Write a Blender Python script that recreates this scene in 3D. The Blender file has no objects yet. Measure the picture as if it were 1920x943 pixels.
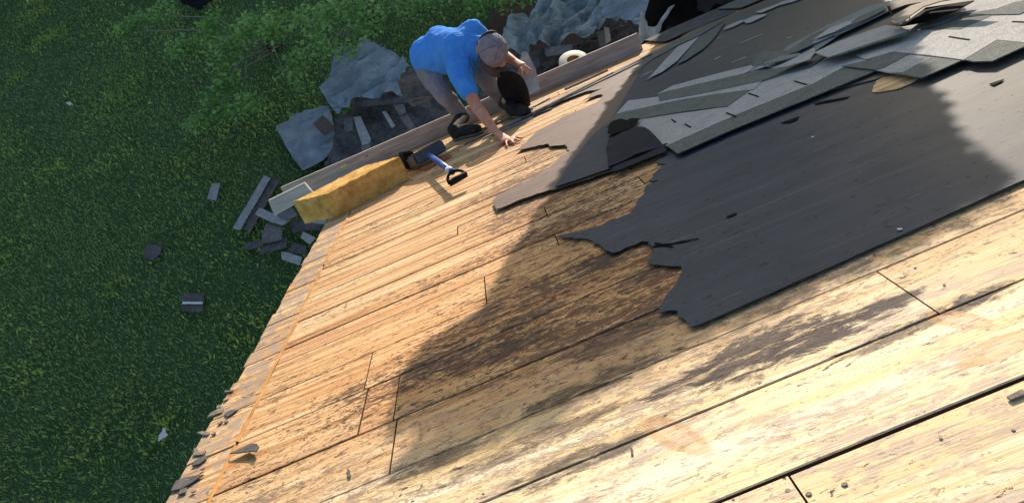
import bpy, bmesh, math, random
import numpy as np
from math import radians, sin, cos, pi, sqrt, degrees, atan2
from mathutils import Vector, Matrix, noise, geometry
random.seed(7); rng = np.random.default_rng(7)
S = bpy.context.scene
COL = S.collection

# ------------------------------------------------------------------ frame of the roof
PITCH = radians(26)
CP, SP = cos(PITCH), sin(PITCH)
H = 0.95                      # eye height above the roof plane (roof x = along eave, d = down the slope, n = off the roof)
F = 1400.0                    # focal length in pixels of the 1920 px photograph
def unit(v):
    v = np.array(v, float); return v/np.linalg.norm(v)
PHI = radians(-23.9)
iu = np.array([cos(PHI), sin(PHI)]); inn = np.array([-sin(PHI), cos(PHI)])
vv = np.array([860-960., -20-471.5]); VA, VB = vv@iu, vv@inn
cd = unit([VA, VB, F]); cN = unit([0, -F, VB]); cX = np.cross(cN, cd)
if cX[0] < 0: cX = -cX
def ray(px, py):
    r = np.array([px-960., py-471.5]); w = np.array([r@iu, r@inn, F])
    return np.array([w@cX, w@cd, w@cN])/F
C0 = np.array([0, 0, H])
def roof(px, py, z=0.0):      # photo pixel -> point on the plane n = z, roof coordinates
    r = ray(px, py); return Vector(C0 + r*(H-z)/-r[2])
def atd(px, py, d):           # photo pixel -> point at slope distance d
    r = ray(px, py); return Vector(C0 + r*d/r[1])
RM = Matrix(((1, 0, 0), (0, CP, SP), (0, -SP, CP))).to_4x4()   # roof -> world
def W(p): return RM @ Vector(p)
ZG = -5.8                     # lawn level
def atz(px, py, z):           # photo pixel -> world point on the level plane z
    r = RM @ Vector(ray(px, py)); c = W(C0); return c + r*((z-c.z)/r.z)

# ------------------------------------------------------------------ camera, sky, sun, exposure
cam = bpy.data.cameras.new('camera'); co = bpy.data.objects.new('camera', cam); COL.objects.link(co)
# image axes (right, down, forward) expressed in (iu, inn, F) -> roof -> world
def cam2roof(v): v = np.array(v, float); return Vector((v@cX, v@cd, v@cN))
right = cam2roof([iu[0], inn[0], 0]); down = cam2roof([iu[1], inn[1], 0]); fwd = cam2roof([0, 0, 1])
R3 = RM.to_3x3()
right, down, fwd = R3@right, R3@down, R3@fwd
M = Matrix((right, -down, -fwd)).transposed().to_4x4(); M.translation = W(C0)
co.matrix_world = M
cam.sensor_width = 36; cam.lens = F/1920*36; cam.clip_start = 0.05; cam.clip_end = 3000
S.camera = co
SUNV = (RM.to_3x3() @ Vector((0.60, 1.38, 1.0))).normalized()
sel = math.asin(SUNV.z); saz = atan2(SUNV.x, SUNV.y)
sl = bpy.data.lights.new('sun', 'SUN'); so = bpy.data.objects.new('sun', sl); COL.objects.link(so)
sl.energy = 3.1; sl.angle = radians(0.36); sl.color = (1.0, 0.91, 0.79)
so.rotation_euler = (-SUNV).to_track_quat('-Z', 'Y').to_euler()
wd = bpy.data.worlds.new('World'); S.world = wd; wd.use_nodes = True
nt = wd.node_tree; bg = nt.nodes['Background']; sky = nt.nodes.new('ShaderNodeTexSky')
sky.sky_type = 'NISHITA'; sky.sun_disc = False; sky.sun_elevation = sel; sky.sun_rotation = saz; sky.ozone_density = 1.2
nt.links.new(sky.outputs[0], bg.inputs[0]); bg.inputs[1].default_value = 0.15
S.view_settings.view_transform = 'Standard'; S.view_settings.look = 'None'
S.view_settings.exposure = 1.0; S.view_settings.gamma = 1

# ------------------------------------------------------------------ materials
class NB:
    def __init__(s, name, rough=0.8, spec=0.3):
        s.m = bpy.data.materials.new(name); s.m.use_nodes = True; s.t = s.m.node_tree
        s.b = s.t.nodes['Principled BSDF']; s.b.inputs['Roughness'].default_value = rough
        s.b.inputs['Specular IOR Level'].default_value = spec
        s.tc = s.t.nodes.new('ShaderNodeTexCoord'); s.out = s.tc.outputs['Object']
    def n(s, ty): return s.t.nodes.new(ty)
    def l(s, a, b): s.t.links.new(a, b)
    def rnd(s): return s.n('ShaderNodeObjectInfo').outputs['Random']
    def mapp(s, scale, vec=None, rand=False, loc=(0, 0, 0)):
        v = vec or s.out
        if rand:
            a = s.n('ShaderNodeVectorMath'); a.operation = 'SCALE'; cmb = s.n('ShaderNodeCombineXYZ')
            r = s.rnd()
            for i in range(3): s.l(r, cmb.inputs[i])
            s.l(cmb.outputs[0], a.inputs[0]); a.inputs['Scale'].default_value = 37.0
            b = s.n('ShaderNodeVectorMath'); b.operation = 'ADD'; s.l(v, b.inputs[0]); s.l(a.outputs[0], b.inputs[1]); v = b.outputs[0]
        m = s.n('ShaderNodeMapping'); m.inputs['Scale'].default_value = scale; m.inputs['Location'].default_value = loc
        s.l(v, m.inputs['Vector']); return m.outputs[0]
    def noise(s, vec, scale=1, detail=4, rough=0.6, dist=0):
        k = s.n('ShaderNodeTexNoise'); s.l(vec, k.inputs['Vector']); k.inputs['Scale'].default_value = scale
        k.inputs['Detail'].default_value = detail; k.inputs['Roughness'].default_value = rough; k.inputs['Distortion'].default_value = dist
        return k.outputs['Fac']
    def ramp(s, f, stops):
        r = s.n('ShaderNodeValToRGB'); e = r.color_ramp.elements
        while len(e) < len(stops): e.new(0.5)
        for i, (p, c) in enumerate(stops):
            e[i].position = p; e[i].color = (*c, 1) if len(c) == 3 else c
        s.l(f, r.inputs[0]); return r.outputs[0]
    def step(s, f, a, b, lo=0.0, hi=1.0):
        m = s.n('ShaderNodeMapRange'); m.interpolation_type = 'SMOOTHSTEP'; s.l(f, m.inputs[0])
        for i, v in zip((1, 2, 3, 4), (a, b, lo, hi)): m.inputs[i].default_value = v
        return m.outputs[0]
    def mth(s, op, a, b=None, c=None, clamp=False):
        m = s.n('ShaderNodeMath'); m.operation = op; m.use_clamp = clamp
        for i, v in enumerate((a, b, c)):
            if v is None: continue
            if isinstance(v, (int, float)): m.inputs[i].default_value = v
            else: s.l(v, m.inputs[i])
        return m.outputs[0]
    def mix(s, f, a, b, mode='MIX'):
        m = s.n('ShaderNodeMix'); m.data_type = 'RGBA'; m.blend_type = mode
        for k, v in ((0, f), (6, a), (7, b)):
            if isinstance(v, (int, float)): m.inputs[k].default_value = v
            elif isinstance(v, tuple): m.inputs[k].default_value = (*v, 1)
            else: s.l(v, m.inputs[k])
        return m.outputs[2]
    def col(s, c):
        if isinstance(c, tuple): s.b.inputs['Base Color'].default_value = (*c, 1)
        else: s.l(c, s.b.inputs['Base Color'])
    def bump(s, f, st=0.3, dist=0.01):
        b = s.n('ShaderNodeBump'); b.inputs['Strength'].default_value = st; b.inputs['Distance'].default_value = dist
        s.l(f, b.inputs['Height']); s.l(b.outputs[0], s.b.inputs['Normal'])
    def blob(s, cx, cy, rx, ry, rot=0, wob=None):     # soft elliptical patch in object xy
        m = s.n('ShaderNodeMapping'); m.vector_type = 'TEXTURE'
        m.inputs['Location'].default_value = (cx, cy, 0); m.inputs['Rotation'].default_value = (0, 0, rot); m.inputs['Scale'].default_value = (rx, ry, 1)
        s.l(s.out, m.inputs['Vector']); x = s.n('ShaderNodeSeparateXYZ'); s.l(m.outputs[0], x.inputs[0])
        r = s.mth('ADD', s.mth('MULTIPLY', x.outputs[0], x.outputs[0]), s.mth('MULTIPLY', x.outputs[1], x.outputs[1]))
        return s.step(r, 1.0, 0.0)

def wood_mat():
    w = NB('weathered_sheathing_wood', 0.72, 0.22)
    X = w.n('ShaderNodeSeparateXYZ'); w.l(w.out, X.inputs[0]); x, d = X.outputs[0], X.outputs[1]
    grain = w.noise(w.mapp((1.3, 34, 8), rand=True), 1, 5, 0.62, 0.6)
    fine = w.noise(w.mapp((5, 190, 30), rand=True), 1, 3, 0.6)
    broad = w.noise(w.mapp((0.8, 5.5, 2), rand=True), 1, 3, 0.55, 0.5)
    near = w.step(d, 1.95, 1.25)                                        # boards near the ridge are younger, creamier timber
    streak = w.noise(w.mapp((0.55, 26, 5), rand=True), 1, 4, 0.6, 0.9)
    gs = w.mth('ADD', w.mth('MULTIPLY', grain, 0.55), w.mth('MULTIPLY', streak, 0.45))
    warm = w.ramp(gs, [(0.37, (0.25, 0.088, 0.030)), (0.44, (0.47, 0.225, 0.085)), (0.51, (0.66, 0.385, 0.175)), (0.61, (0.80, 0.575, 0.33))])
    cream = w.ramp(gs, [(0.32, (0.56, 0.37, 0.16)), (0.41, (0.73, 0.55, 0.29)), (0.50, (0.80, 0.64, 0.39)), (0.62, (0.85, 0.73, 0.55))])
    c = w.mix(near, warm, cream)
    c = w.mix(w.step(broad, 0.48, 0.66, 0, 0.55), c, w.mix(near, (0.44, 0.19, 0.085), (0.74, 0.57, 0.25)))
    c = w.mix(w.step(fine, 0.52, 0.64, 0, 0.35), c, w.mix(near, (0.24, 0.11, 0.05), (0.68, 0.50, 0.28)))
    rv = w.rnd()
    c = w.mix(w.step(rv, 0.1, 0.9, 0.0, 0.32), c, (0.50, 0.29, 0.12)); c = w.mix(w.step(w.mth('FRACT', w.mth('MULTIPLY', rv, 7.3)), 0.6, 1, 0, 0.16), c, (0.85, 0.68, 0.44))
    hz = w.blob(0.0, 2.2, 1.1, 1.3, 0.1); c = w.mix(w.mth('MULTIPLY', w.mth('MULTIPLY', hz, w.mth('SUBTRACT', 1.0, near)), 0.42), c, (0.74, 0.36, 0.135))  # orange warmth of the shaded zone painted into the board colour
    # mould: speckles stretched with the grain
    sp = w.noise(w.mapp((24, 60, 10), rand=True), 1, 5, 0.72, 0.6)
    sp2 = w.noise(w.mapp((8.5, 30, 6), rand=True), 1, 5, 0.70, 0.7)
    sp3 = w.noise(w.mapp((62, 120, 20), rand=True), 1, 2, 0.5, 0.6)
    zone = w.step(w.noise(w.mapp((1.1, 3.4, 1)), 1, 3, 0.6), 0.38, 0.64)
    heavy = w.mth('MAXIMUM', w.blob(0.05, 2.1, 1.0, 1.0, 0.15), w.blob(0.1, 3.3, 0.6, 1.5, -0.15))
    heavy = w.mth('MAXIMUM', heavy, w.mth('MULTIPLY', w.blob(-0.55, 1.75, 1.2, 0.9), 0.55))
    amt = w.mth('ADD', w.mth('MULTIPLY', heavy, 0.58), w.mth('MULTIPLY', zone, 0.50))
    th = w.mth('SUBTRACT', 0.640, w.mth('MULTIPLY', amt, 0.165))
    f1 = w.mth('MULTIPLY', w.mth('SUBTRACT', sp, th), 20.0, clamp=True)
    f2 = w.mth('MULTIPLY', w.mth('SUBTRACT', sp2, w.mth('ADD', th, 0.015)), 12.0, clamp=True)
    f3 = w.mth('MULTIPLY', w.mth('MULTIPLY', w.mth('SUBTRACT', sp3, w.mth('ADD', th, 0.03)), 14.0, clamp=True), 0.75)
    mould = w.mth('MAXIMUM', w.mth('MAXIMUM', f1, f2), f3)
    mcol = w.mix(near, (0.062, 0.029, 0.022), (0.30, 0.225, 0.18))
    c = w.mix(w.mth('MULTIPLY', mould, w.mth('SUBTRACT', 0.93, w.mth('MULTIPLY', near, 0.25))), c, mcol)
    # soft mauve-grey weathering in patches on the younger boards
    wp = w.noise(w.mapp((7.5, 22, 5), rand=True), 1, 7, 0.82, 0.4)
    pz = w.step(w.noise(w.mapp((1.5, 4.5, 1), loc=(5, 2, 0)), 1, 2, 0.5), 0.36, 0.60, -0.02, 0.085)
    wf = w.mth('MULTIPLY', w.mth('SUBTRACT', w.mth('ADD', wp, pz), 0.555), 16.0, clamp=True)
    c = w.mix(w.mth('MULTIPLY', w.mth('MULTIPLY', wf, near), 0.66), c, (0.40, 0.30, 0.245))
    # brown film in the wet zone
    c = w.mix(w.mth('MULTIPLY', w.mth('MULTIPLY', heavy, w.step(sp2, 0.46, 0.58)), 0.35), c, (0.30, 0.135, 0.055))
    # individual stains, at their places
    stn = w.noise(w.mapp((10, 32, 4)), 1, 6, 0.8, 0.5)
    for px, py, rx, ry, k in [(1430, 655, .26, .11, .95), (1520, 640, .14, .06, .9), (1290, 715, .13, .045, .95), (1650, 580, .13, .04, .95), (1560, 615, .2, .07, .8),
                              (1830, 560, .12, .04, .95), (1690, 622, .17, .035, .8), (1080, 870, .22, .05, .8), (830, 860, .18, .05, .7), (1230, 505, .15, .08, .6), (1130, 490, .12, .09, .9), (1000, 590, .15, .06, .6),
                              (900, 590, .12, .06, .7), (1000, 830, .3, .05, .7), (820, 680, .18, .08, .7), (1180, 620, .25, .08, .7), (1110, 720, .3, .05, .8), (940, 660, .2, .07, .7)]:
        p = roof(px, py); b = w.blob(p.x, p.y, rx*1.15, ry*1.15, 0.06)
        f = w.mth('MULTIPLY', w.mth('SUBTRACT', w.mth('ADD', stn, w.mth('MULTIPLY', b, 0.26)), 0.62), 8.0, clamp=True)
        c = w.mix(w.mth('MULTIPLY', f, k), c, (0.060, 0.038, 0.032))
    # knots with pale flares, edges broken up by the grain
    kn = w.mth('MULTIPLY', w.mth('SUBTRACT', w.noise(w.mapp((30, 30, 10)), 1, 3, 0.6), 0.5), 1.8)
    for px, py, rx, ry, rot in [(1262, 815, .026, .10, 0.45), (1795, 600, .022, .065, 0.5), (1870, 655, .06, .03, 0.1)]:
        p = roof(px, py); b = w.mth('ADD', w.blob(p.x, p.y, rx*1.7, ry*1.4, rot), w.mth('MULTIPLY', kn, 0.35)); b2 = w.mth('ADD', w.blob(p.x+.005, p.y-.01, rx*.75, ry*.95, rot), w.mth('MULTIPLY', kn, 0.3))
        ins = w.step(w.blob(p.x, p.y, rx*2, ry*1.8, rot), 0, .1)
        c = w.mix(w.mth('MULTIPLY', w.mth('MULTIPLY', w.step(b, 0.15, 0.6), ins), 0.5), c, (0.48, 0.24, 0.10))
        c = w.mix(w.mth('MULTIPLY', w.mth('MULTIPLY', w.step(b2, 0.25, 0.5), ins), 0.22), c, (0.84, 0.68, 0.50))
    # grey weathered rake side
    gr = w.mth('MULTIPLY', w.step(x, -1.15, -1.22), w.step(w.noise(w.mapp((11, 9, 4)), 1, 4, 0.75), 0.42, 0.56))
    c = w.mix(w.mth('MULTIPLY', gr, 0.8), c, (0.33, 0.25, 0.19))
    w.col(c)
    w.bump(w.mth('SUBTRACT', w.mth('ADD', grain, w.mth('MULTIPLY', fine, 0.5)), w.mth('MULTIPLY', mould, 0.35)), 0.55, 0.006)
    return w.m

def simple(name, c1, c2, sc=(20, 20, 20), rough=0.85, spec=0.25, bump=0.3, bd=0.004, detail=5, lo=0.35, hi=0.65, rand=False, sheen=0):
    w = NB(name, rough, spec); f = w.noise(w.mapp(sc, rand=rand), 1, detail, 0.65)
    w.col(w.ramp(f, [(lo, c1), (hi, c2)])); 
    if bump: w.bump(f, bump, bd)
    return w.m

def felt_mat(name, c1, c2):
    w = NB(name, 0.62, 0.16)
    f = w.noise(w.mapp((3, 9, 3)), 1, 5, 0.6, 0.4); g = w.noise(w.mapp((260, 260, 260)), 1, 2, 0.6)
    lines = w.noise(w.mapp((0.9, 60, 1)), 1, 2, 0.5)
    c = w.ramp(f, [(0.3, c1), (0.7, c2)])
    xx = w.n('ShaderNodeSeparateXYZ'); w.l(w.out, xx.inputs[0]); right_tint = w.step(w.mth('ADD', xx.outputs[0], w.mth('MULTIPLY', f, 0.5)), 1.0, 1.9, 0, 0.75); c = w.mix(right_tint, c, (0.15, 0.125, 0.098))  # felt turns paler and warmer towards the right
    c = w.mix(w.step(lines, 0.60, 0.75, 0, 0.22), c, (0.15, 0.15, 0.155))
    sc = w.noise(w.mapp((4, 75, 3), loc=(3, 1, 0)), 1, 4, 0.7)
    c = w.mix(w.step(sc, 0.64, 0.70, 0, 0.45), c, (0.30, 0.28, 0.25))
    sp = w.noise(w.mapp((34, 60, 30)), 1, 2, 0.5)
    c = w.mix(w.step(sp, 0.66, 0.70, 0, 0.8), c, (0.012, 0.012, 0.014))
    w.col(c); w.bump(w.mth('ADD', w.mth('MULTIPLY', g, 0.15), w.mth('ADD', w.mth('MULTIPLY', lines, 0.35), w.mth('MULTIPLY', f, 2))), 0.3, 0.006)
    return w.m

def granule(name, c1, c2, c3):
    w = NB(name, 0.9, 0.3)
    a = w.noise(w.mapp((230, 230, 230)), 1, 2, 0.7); b = w.noise(w.mapp((14, 20, 10)), 1, 4, 0.6)
    c = w.ramp(a, [(0.33, c1), (0.5, c2), (0.68, c3)])
    c = w.mix(w.step(b, 0.45, 0.7, 0, 0.4), c, c1); w.col(c); w.bump(a, 0.5, 0.002); return w.m

MAT = dict(
    wood=wood_mat(),
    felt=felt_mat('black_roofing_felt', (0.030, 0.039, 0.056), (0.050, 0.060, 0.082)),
    feltdark=simple('shaded_black_felt', (0.014, 0.016, 0.024), (0.024, 0.026, 0.036), (6, 20, 6), 0.75, 0.1),  # felt colour deepened to near-black: the flap's shade painted in
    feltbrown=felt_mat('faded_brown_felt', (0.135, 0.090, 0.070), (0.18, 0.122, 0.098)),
    light=granule('pale_grey_shingle_granules', (0.21, 0.20, 0.195), (0.37, 0.345, 0.325), (0.54, 0.505, 0.465)),
    dark=granule('dark_grey_green_shingle_granules', (0.05, 0.055, 0.05), (0.115, 0.12, 0.105), (0.24, 0.24, 0.21)),
    greenish=granule('greenish_grey_shingle_granules', (0.10, 0.115, 0.11), (0.19, 0.205, 0.195), (0.30, 0.31, 0.29)),
    back=simple('tan_shingle_back', (0.20, 0.155, 0.12), (0.34, 0.27, 0.21), (8, 40, 8)),
    board=simple('grey_weathered_board', (0.27, 0.225, 0.20), (0.46, 0.39, 0.345), (3, 30, 30), bump=0.4),
    boardend=simple('pale_grey_board', (0.36, 0.34, 0.32), (0.52, 0.49, 0.45), (3, 30, 30), bump=0.4),
    foam=None,
    tarp=None, grass=None,
    dshade=simple('dark_old_shingle', (0.05, 0.048, 0.052), (0.11, 0.10, 0.105), (12, 12, 12), 0.9),
    pshade=simple('purple_grey_old_shingle', (0.085, 0.08, 0.085), (0.17, 0.155, 0.16), (12, 12, 12), 0.9),
    bshade=simple('brown_old_shingle', (0.07, 0.055, 0.05), (0.14, 0.11, 0.10), (12, 12, 12), 0.9),
    gshade=simple('pale_blue_grey_shingle', (0.20, 0.20, 0.215), (0.32, 0.32, 0.33), (12, 12, 12), 0.9),
    black=simple('gap_shade_black', (0.004, 0.004, 0.005), (0.010, 0.010, 0.012), (5, 5, 5), 0.8, 0.05),  # near-black put in for the shade of gaps, voids and the recess
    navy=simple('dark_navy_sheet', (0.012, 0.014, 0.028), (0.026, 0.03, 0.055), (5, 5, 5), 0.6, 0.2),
    clear=simple('cloudy_plastic_sheet', (0.16, 0.20, 0.24), (0.42, 0.48, 0.52), (18, 5, 9), 0.35, 0.5),
    blackrub=simple('black_rubber', (0.008, 0.008, 0.009), (0.02, 0.018, 0.018), (30, 30, 30), 0.7, 0.08),
    blue=simple('blue_painted_steel', (0.02, 0.055, 0.26), (0.03, 0.08, 0.34), (30, 30, 30), 0.35, 0.5, bump=0.05),
    steel=simple('dark_blue_steel', (0.025, 0.032, 0.055), (0.05, 0.06, 0.09), (18, 18, 18), 0.5, 0.5, bump=0.1),
    copper=simple('rusty_orange_teeth', (0.30, 0.10, 0.04), (0.45, 0.18, 0.08), (40, 40, 40), 0.6),
    bright=simple('bare_steel', (0.5, 0.5, 0.5), (0.65, 0.65, 0.65), (40, 40, 40), 0.35, 0.6),
    cream=simple('cream_tape', (0.60, 0.52, 0.36), (0.72, 0.64, 0.46), (30, 30, 30), 0.6),
    cardboard=simple('brown_cardboard', (0.16, 0.10, 0.05), (0.22, 0.14, 0.07), (30, 30, 30), 0.8),
    yellow=simple('yellow_block', (0.62, 0.50, 0.14), (0.74, 0.62, 0.22), (30, 30, 30), 0.7),
    pink=simple('faded_pink_plastic', (0.40, 0.13, 0.16), (0.52, 0.2, 0.22), (30, 30, 30), 0.7),
    rake=simple('rake_board_wood', (0.20, 0.14, 0.09), (0.42, 0.32, 0.22), (16, 3, 16), 0.8, bump=0.5),
    orange=simple('orange_pitch_line', (0.34, 0.15, 0.035), (0.58, 0.30, 0.09), (30, 8, 30), 0.6, bump=0.5),
    scrap=simple('weathered_scrap', (0.13, 0.11, 0.10), (0.34, 0.27, 0.20), (25, 25, 25), 0.85, rand=True),
    scrapd=simple('dark_scrap', (0.07, 0.06, 0.06), (0.14, 0.12, 0.11), (25, 25, 25), 0.85, rand=True),
    nail=simple('rusty_nail_head', (0.05, 0.035, 0.03), (0.17, 0.13, 0.10), (200, 200, 200), 0.6, 0.5),
    skin=simple('tanned_skin', (0.52, 0.20, 0.12), (0.64, 0.28, 0.17), (18, 18, 18), 0.55, 0.35, bump=0.15, bd=0.002),
    hair=simple('dark_brown_hair', (0.018, 0.011, 0.008), (0.05, 0.028, 0.02), (60, 60, 60), 0.7),
    cap=None, shirt=None, pants=None,
    boot=simple('black_work_boot', (0.012, 0.011, 0.011), (0.04, 0.036, 0.034), (30, 30, 30), 0.75, 0.2),
    sole=simple('grey_boot_sole', (0.10, 0.09, 0.085), (0.2, 0.18, 0.165), (30, 30, 30), 0.8),
    leaf=None, bark=simple('grey_brown_bark', (0.06, 0.045, 0.035), (0.17, 0.14, 0.115), (6, 6, 40), 0.9, bump=0.6, bd=0.02),
    twig=simple('grey_twig', (0.12, 0.11, 0.10), (0.24, 0.22, 0.20), (30, 30, 30), 0.9),
    wall=simple('white_wall_siding', (0.60, 0.60, 0.58), (0.72, 0.72, 0.70), (3, 3, 3), 0.6),
    soil=simple('dark_bark_mulch', (0.025, 0.014, 0.011), (0.10, 0.05, 0.037), (25, 25, 25), 0.95, bump=0.8, bd=0.03),
    white=simple('white_litter', (0.42, 0.44, 0.45), (0.6, 0.62, 0.62), (30, 30, 30), 0.6),
)
def foam_mat():
    w = NB('yellow_foam', 0.95, 0.1)
    f = w.noise(w.mapp((9, 9, 9)), 1, 5, 0.7); g = w.noise(w.mapp((120, 120, 120)), 1, 3, 0.7)
    c = w.ramp(f, [(0.3, (0.42, 0.19, 0.05)), (0.52, (0.70, 0.40, 0.12)), (0.7, (0.84, 0.58, 0.22))])
    c = w.mix(w.step(g, 0.60, 0.72, 0, 0.5), c, (0.33, 0.17, 0.05))
    w.col(c); w.bump(w.mth('ADD', f, w.mth('MULTIPLY', g, 0.5)), 0.8, 0.02); return w.m
MAT['foam'] = foam_mat()
MAT['edge'] = simple('dirty_board_edge', (0.05, 0.028, 0.018), (0.11, 0.06, 0.035), (9, 30, 30))
def cloth(name, c1, c2, sc=9, weave=500, fold=9, bs=0.5):
    w = NB(name, 0.9, 0.15); f = w.noise(w.mapp((sc,)*3), 1, 4, 0.6); g = w.noise(w.mapp((weave,)*3), 1, 1, 0.5)
    w.col(w.ramp(f, [(0.3, c1), (0.7, c2)]))
    a_ = w.mth('ABSOLUTE', w.mth('SUBTRACT', w.noise(w.mapp((fold*.5, fold*1.3, fold*.8)), 1, 2, 0.5, 1.6), 0.5)); b_ = w.noise(w.mapp((14, 14, 14)), 1, 3, 0.5, 1.2)
    w.bump(w.mth('ADD', w.mth('ADD', w.mth('MULTIPLY', a_, -3.0), w.mth('MULTIPLY', b_, 0.5)), w.mth('MULTIPLY', g, 0.05)), bs, 0.035); return w.m
MAT['shirt'] = cloth('blue_tshirt_jersey', (0.05, 0.235, 0.72), (0.085, 0.31, 0.80))
MAT['pants'] = cloth('grey_work_trousers', (0.17, 0.17, 0.20), (0.26, 0.255, 0.295))
MAT['cap'] = cloth('faded_grey_cap_cloth', (0.20, 0.175, 0.205), (0.30, 0.26, 0.295), 20)
MAT['capseam'] = simple('cap_seam_thread', (0.11, 0.09, 0.11), (0.15, 0.125, 0.145), (40, 40, 40), 0.9)
MAT['brim'] = cloth('dark_brown_cap_brim', (0.07, 0.045, 0.04), (0.12, 0.08, 0.07), 20)
MAT['tarp'] = cloth('blue_grey_tarpaulin', (0.16, 0.19, 0.23), (0.30, 0.345, 0.40), 3, 60, 4, 1.0)
MAT['tarpdark'] = cloth('slate_grey_tarpaulin', (0.05, 0.065, 0.075), (0.36, 0.41, 0.42), 3.5, 60, 4, 1.0)  # wide dark-to-light range paints in the folds' dark gaps and highlights
def leafm(name, c1, c2, c3, sc=1.3):
    w = NB(name, 0.6, 0.25); g = w.n('ShaderNodeNewGeometry'); f = w.noise(w.mapp((sc,)*3), 1, 3, 0.6)
    r = w.mth('ADD', w.mth('MULTIPLY', g.outputs['Random Per Island'], 0.6), w.mth('MULTIPLY', f, 0.55))
    w.col(w.ramp(r, [(0.25, c1), (0.58, c2), (0.92, c3)]))
    tr = w.n('ShaderNodeBsdfTranslucent'); w.l(w.ramp(r, [(0.25, c1), (0.58, c2), (0.92, c3)]), tr.inputs[0])
    mx = w.n('ShaderNodeMixShader'); mx.inputs[0].default_value = 0.3
    w.l(w.b.outputs[0], mx.inputs[1]); w.l(tr.outputs[0], mx.inputs[2]); w.l(mx.outputs[0], w.t.nodes['Material Output'].inputs[0]); return w.m
MAT['grass'] = leafm('lawn_blades', (0.17, 0.235, 0.09), (0.27, 0.36, 0.125), (0.42, 0.50, 0.16), 0.6)
MAT['leaf'] = leafm('shrub_leaves', (0.10, 0.22, 0.06), (0.18, 0.36, 0.10), (0.30, 0.48, 0.15), 2.0)
MAT['treeleaf'] = leafm('tree_leaves', (0.03, 0.07, 0.02), (0.05, 0.11, 0.03), (0.09, 0.16, 0.04), 1.0)
def lawn_mat():
    w = NB('lawn_soil', 0.95, 0.1); f = w.noise(w.mapp((1.2, 1.2, 1)), 1, 5, 0.7); g = w.noise(w.mapp((28, 28, 10)), 1, 4, 0.75)
    c = w.ramp(g, [(0.35, (0.03, 0.06, 0.025)), (0.55, (0.06, 0.12, 0.045)), (0.75, (0.11, 0.19, 0.06))])
    c = w.mix(w.step(f, 0.45, 0.7, 0, 0.5), c, (0.03, 0.07, 0.02)); w.col(c); w.bump(g, 0.9, 0.05); return w.m
MAT['lawn'] = lawn_mat()

# ------------------------------------------------------------------ helpers
def link(name, me, mat, parent=None, matrix=None, label=None, cat=None, group=None, kind=None):
    o = bpy.data.objects.new(name, me); COL.objects.link(o)
    if me is not None and mat is not None:
        if not me.materials: me.materials.append(MAT[mat] if isinstance(mat, str) else mat)
    if parent is not None: o.parent = parent
    if matrix is not None: o.matrix_world = matrix
    for k, v in (('label', label), ('category', cat), ('group', group), ('kind', kind)):
        if v: o[k] = v
    return o
def empty(name, label, cat, origin=(0, 0, 0), group=None, roofframe=True):
    o = bpy.data.objects.new(name, None); COL.objects.link(o); o.empty_display_size = 0.1
    m = RM.copy() if roofframe else Matrix.Identity(4)
    m.translation = W(origin) if roofframe else Vector(origin)
    o.matrix_world = m; o['label'] = label; o['category'] = cat
    if group: o['group'] = group
    return o
def mesh(name, verts, faces, smooth=False):
    me = bpy.data.meshes.new(name); me.from_pydata([tuple(v) for v in verts], [], faces); me.update()
    if smooth:
        for p in me.polygons: p.use_smooth = True
    return me
def bm_mesh(name, bm, smooth=False):
    me = bpy.data.meshes.new(name); bmesh.ops.recalc_face_normals(bm, faces=bm.faces); bm.to_mesh(me); bm.free()
    if smooth:
        for p in me.polygons: p.use_smooth = True
    return me
def box_bm(c, s, bev=0.0, rot=None, bm=None, seg=1):
    b = bm or bmesh.new(); r = bmesh.ops.create_cube(b, size=1)
    m = Matrix.Translation(c) @ (rot or Matrix.Identity(4)) @ Matrix.Diagonal((*s, 1))
    bmesh.ops.transform(b, matrix=m, verts=r['verts'])
    if bev:
        es = list({e for v in r['verts'] for e in v.link_edges}); bmesh.ops.bevel(b, geom=es, offset=bev, segments=seg, affect='EDGES')
    return b
def tube_verts(pts, rad, seg=8):
    vs, fs = [], []; n = len(pts); pts = [Vector(p) for p in pts]
    up = Vector((0, 0, 1))
    for i, p in enumerate(pts):
        t = (pts[min(i+1, n-1)]-pts[max(i-1, 0)]).normalized()
        a = t.cross(up if abs(t.dot(up)) < .95 else Vector((1, 0, 0))).normalized(); b = t.cross(a)
        r = rad[i] if isinstance(rad, (list, tuple)) else rad
        for k in range(seg):
            q = 2*pi*k/seg; vs.append(p+(a*cos(q)+b*sin(q))*r)
    for i in range(n-1):
        for k in range(seg):
            k2 = (k+1) % seg; fs.append((i*seg+k, i*seg+k2, (i+1)*seg+k2, (i+1)*seg+k))
    fs.append(tuple(range(seg))[::-1]); fs.append(tuple(range((n-1)*seg, n*seg)))
    return vs, fs
def tube(name, pts, rad, mat, parent, seg=8, smooth=True, **kw):
    v, f = tube_verts(pts, rad, seg); return link(name, mesh(name, v, f, smooth), mat, parent, **kw)

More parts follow.
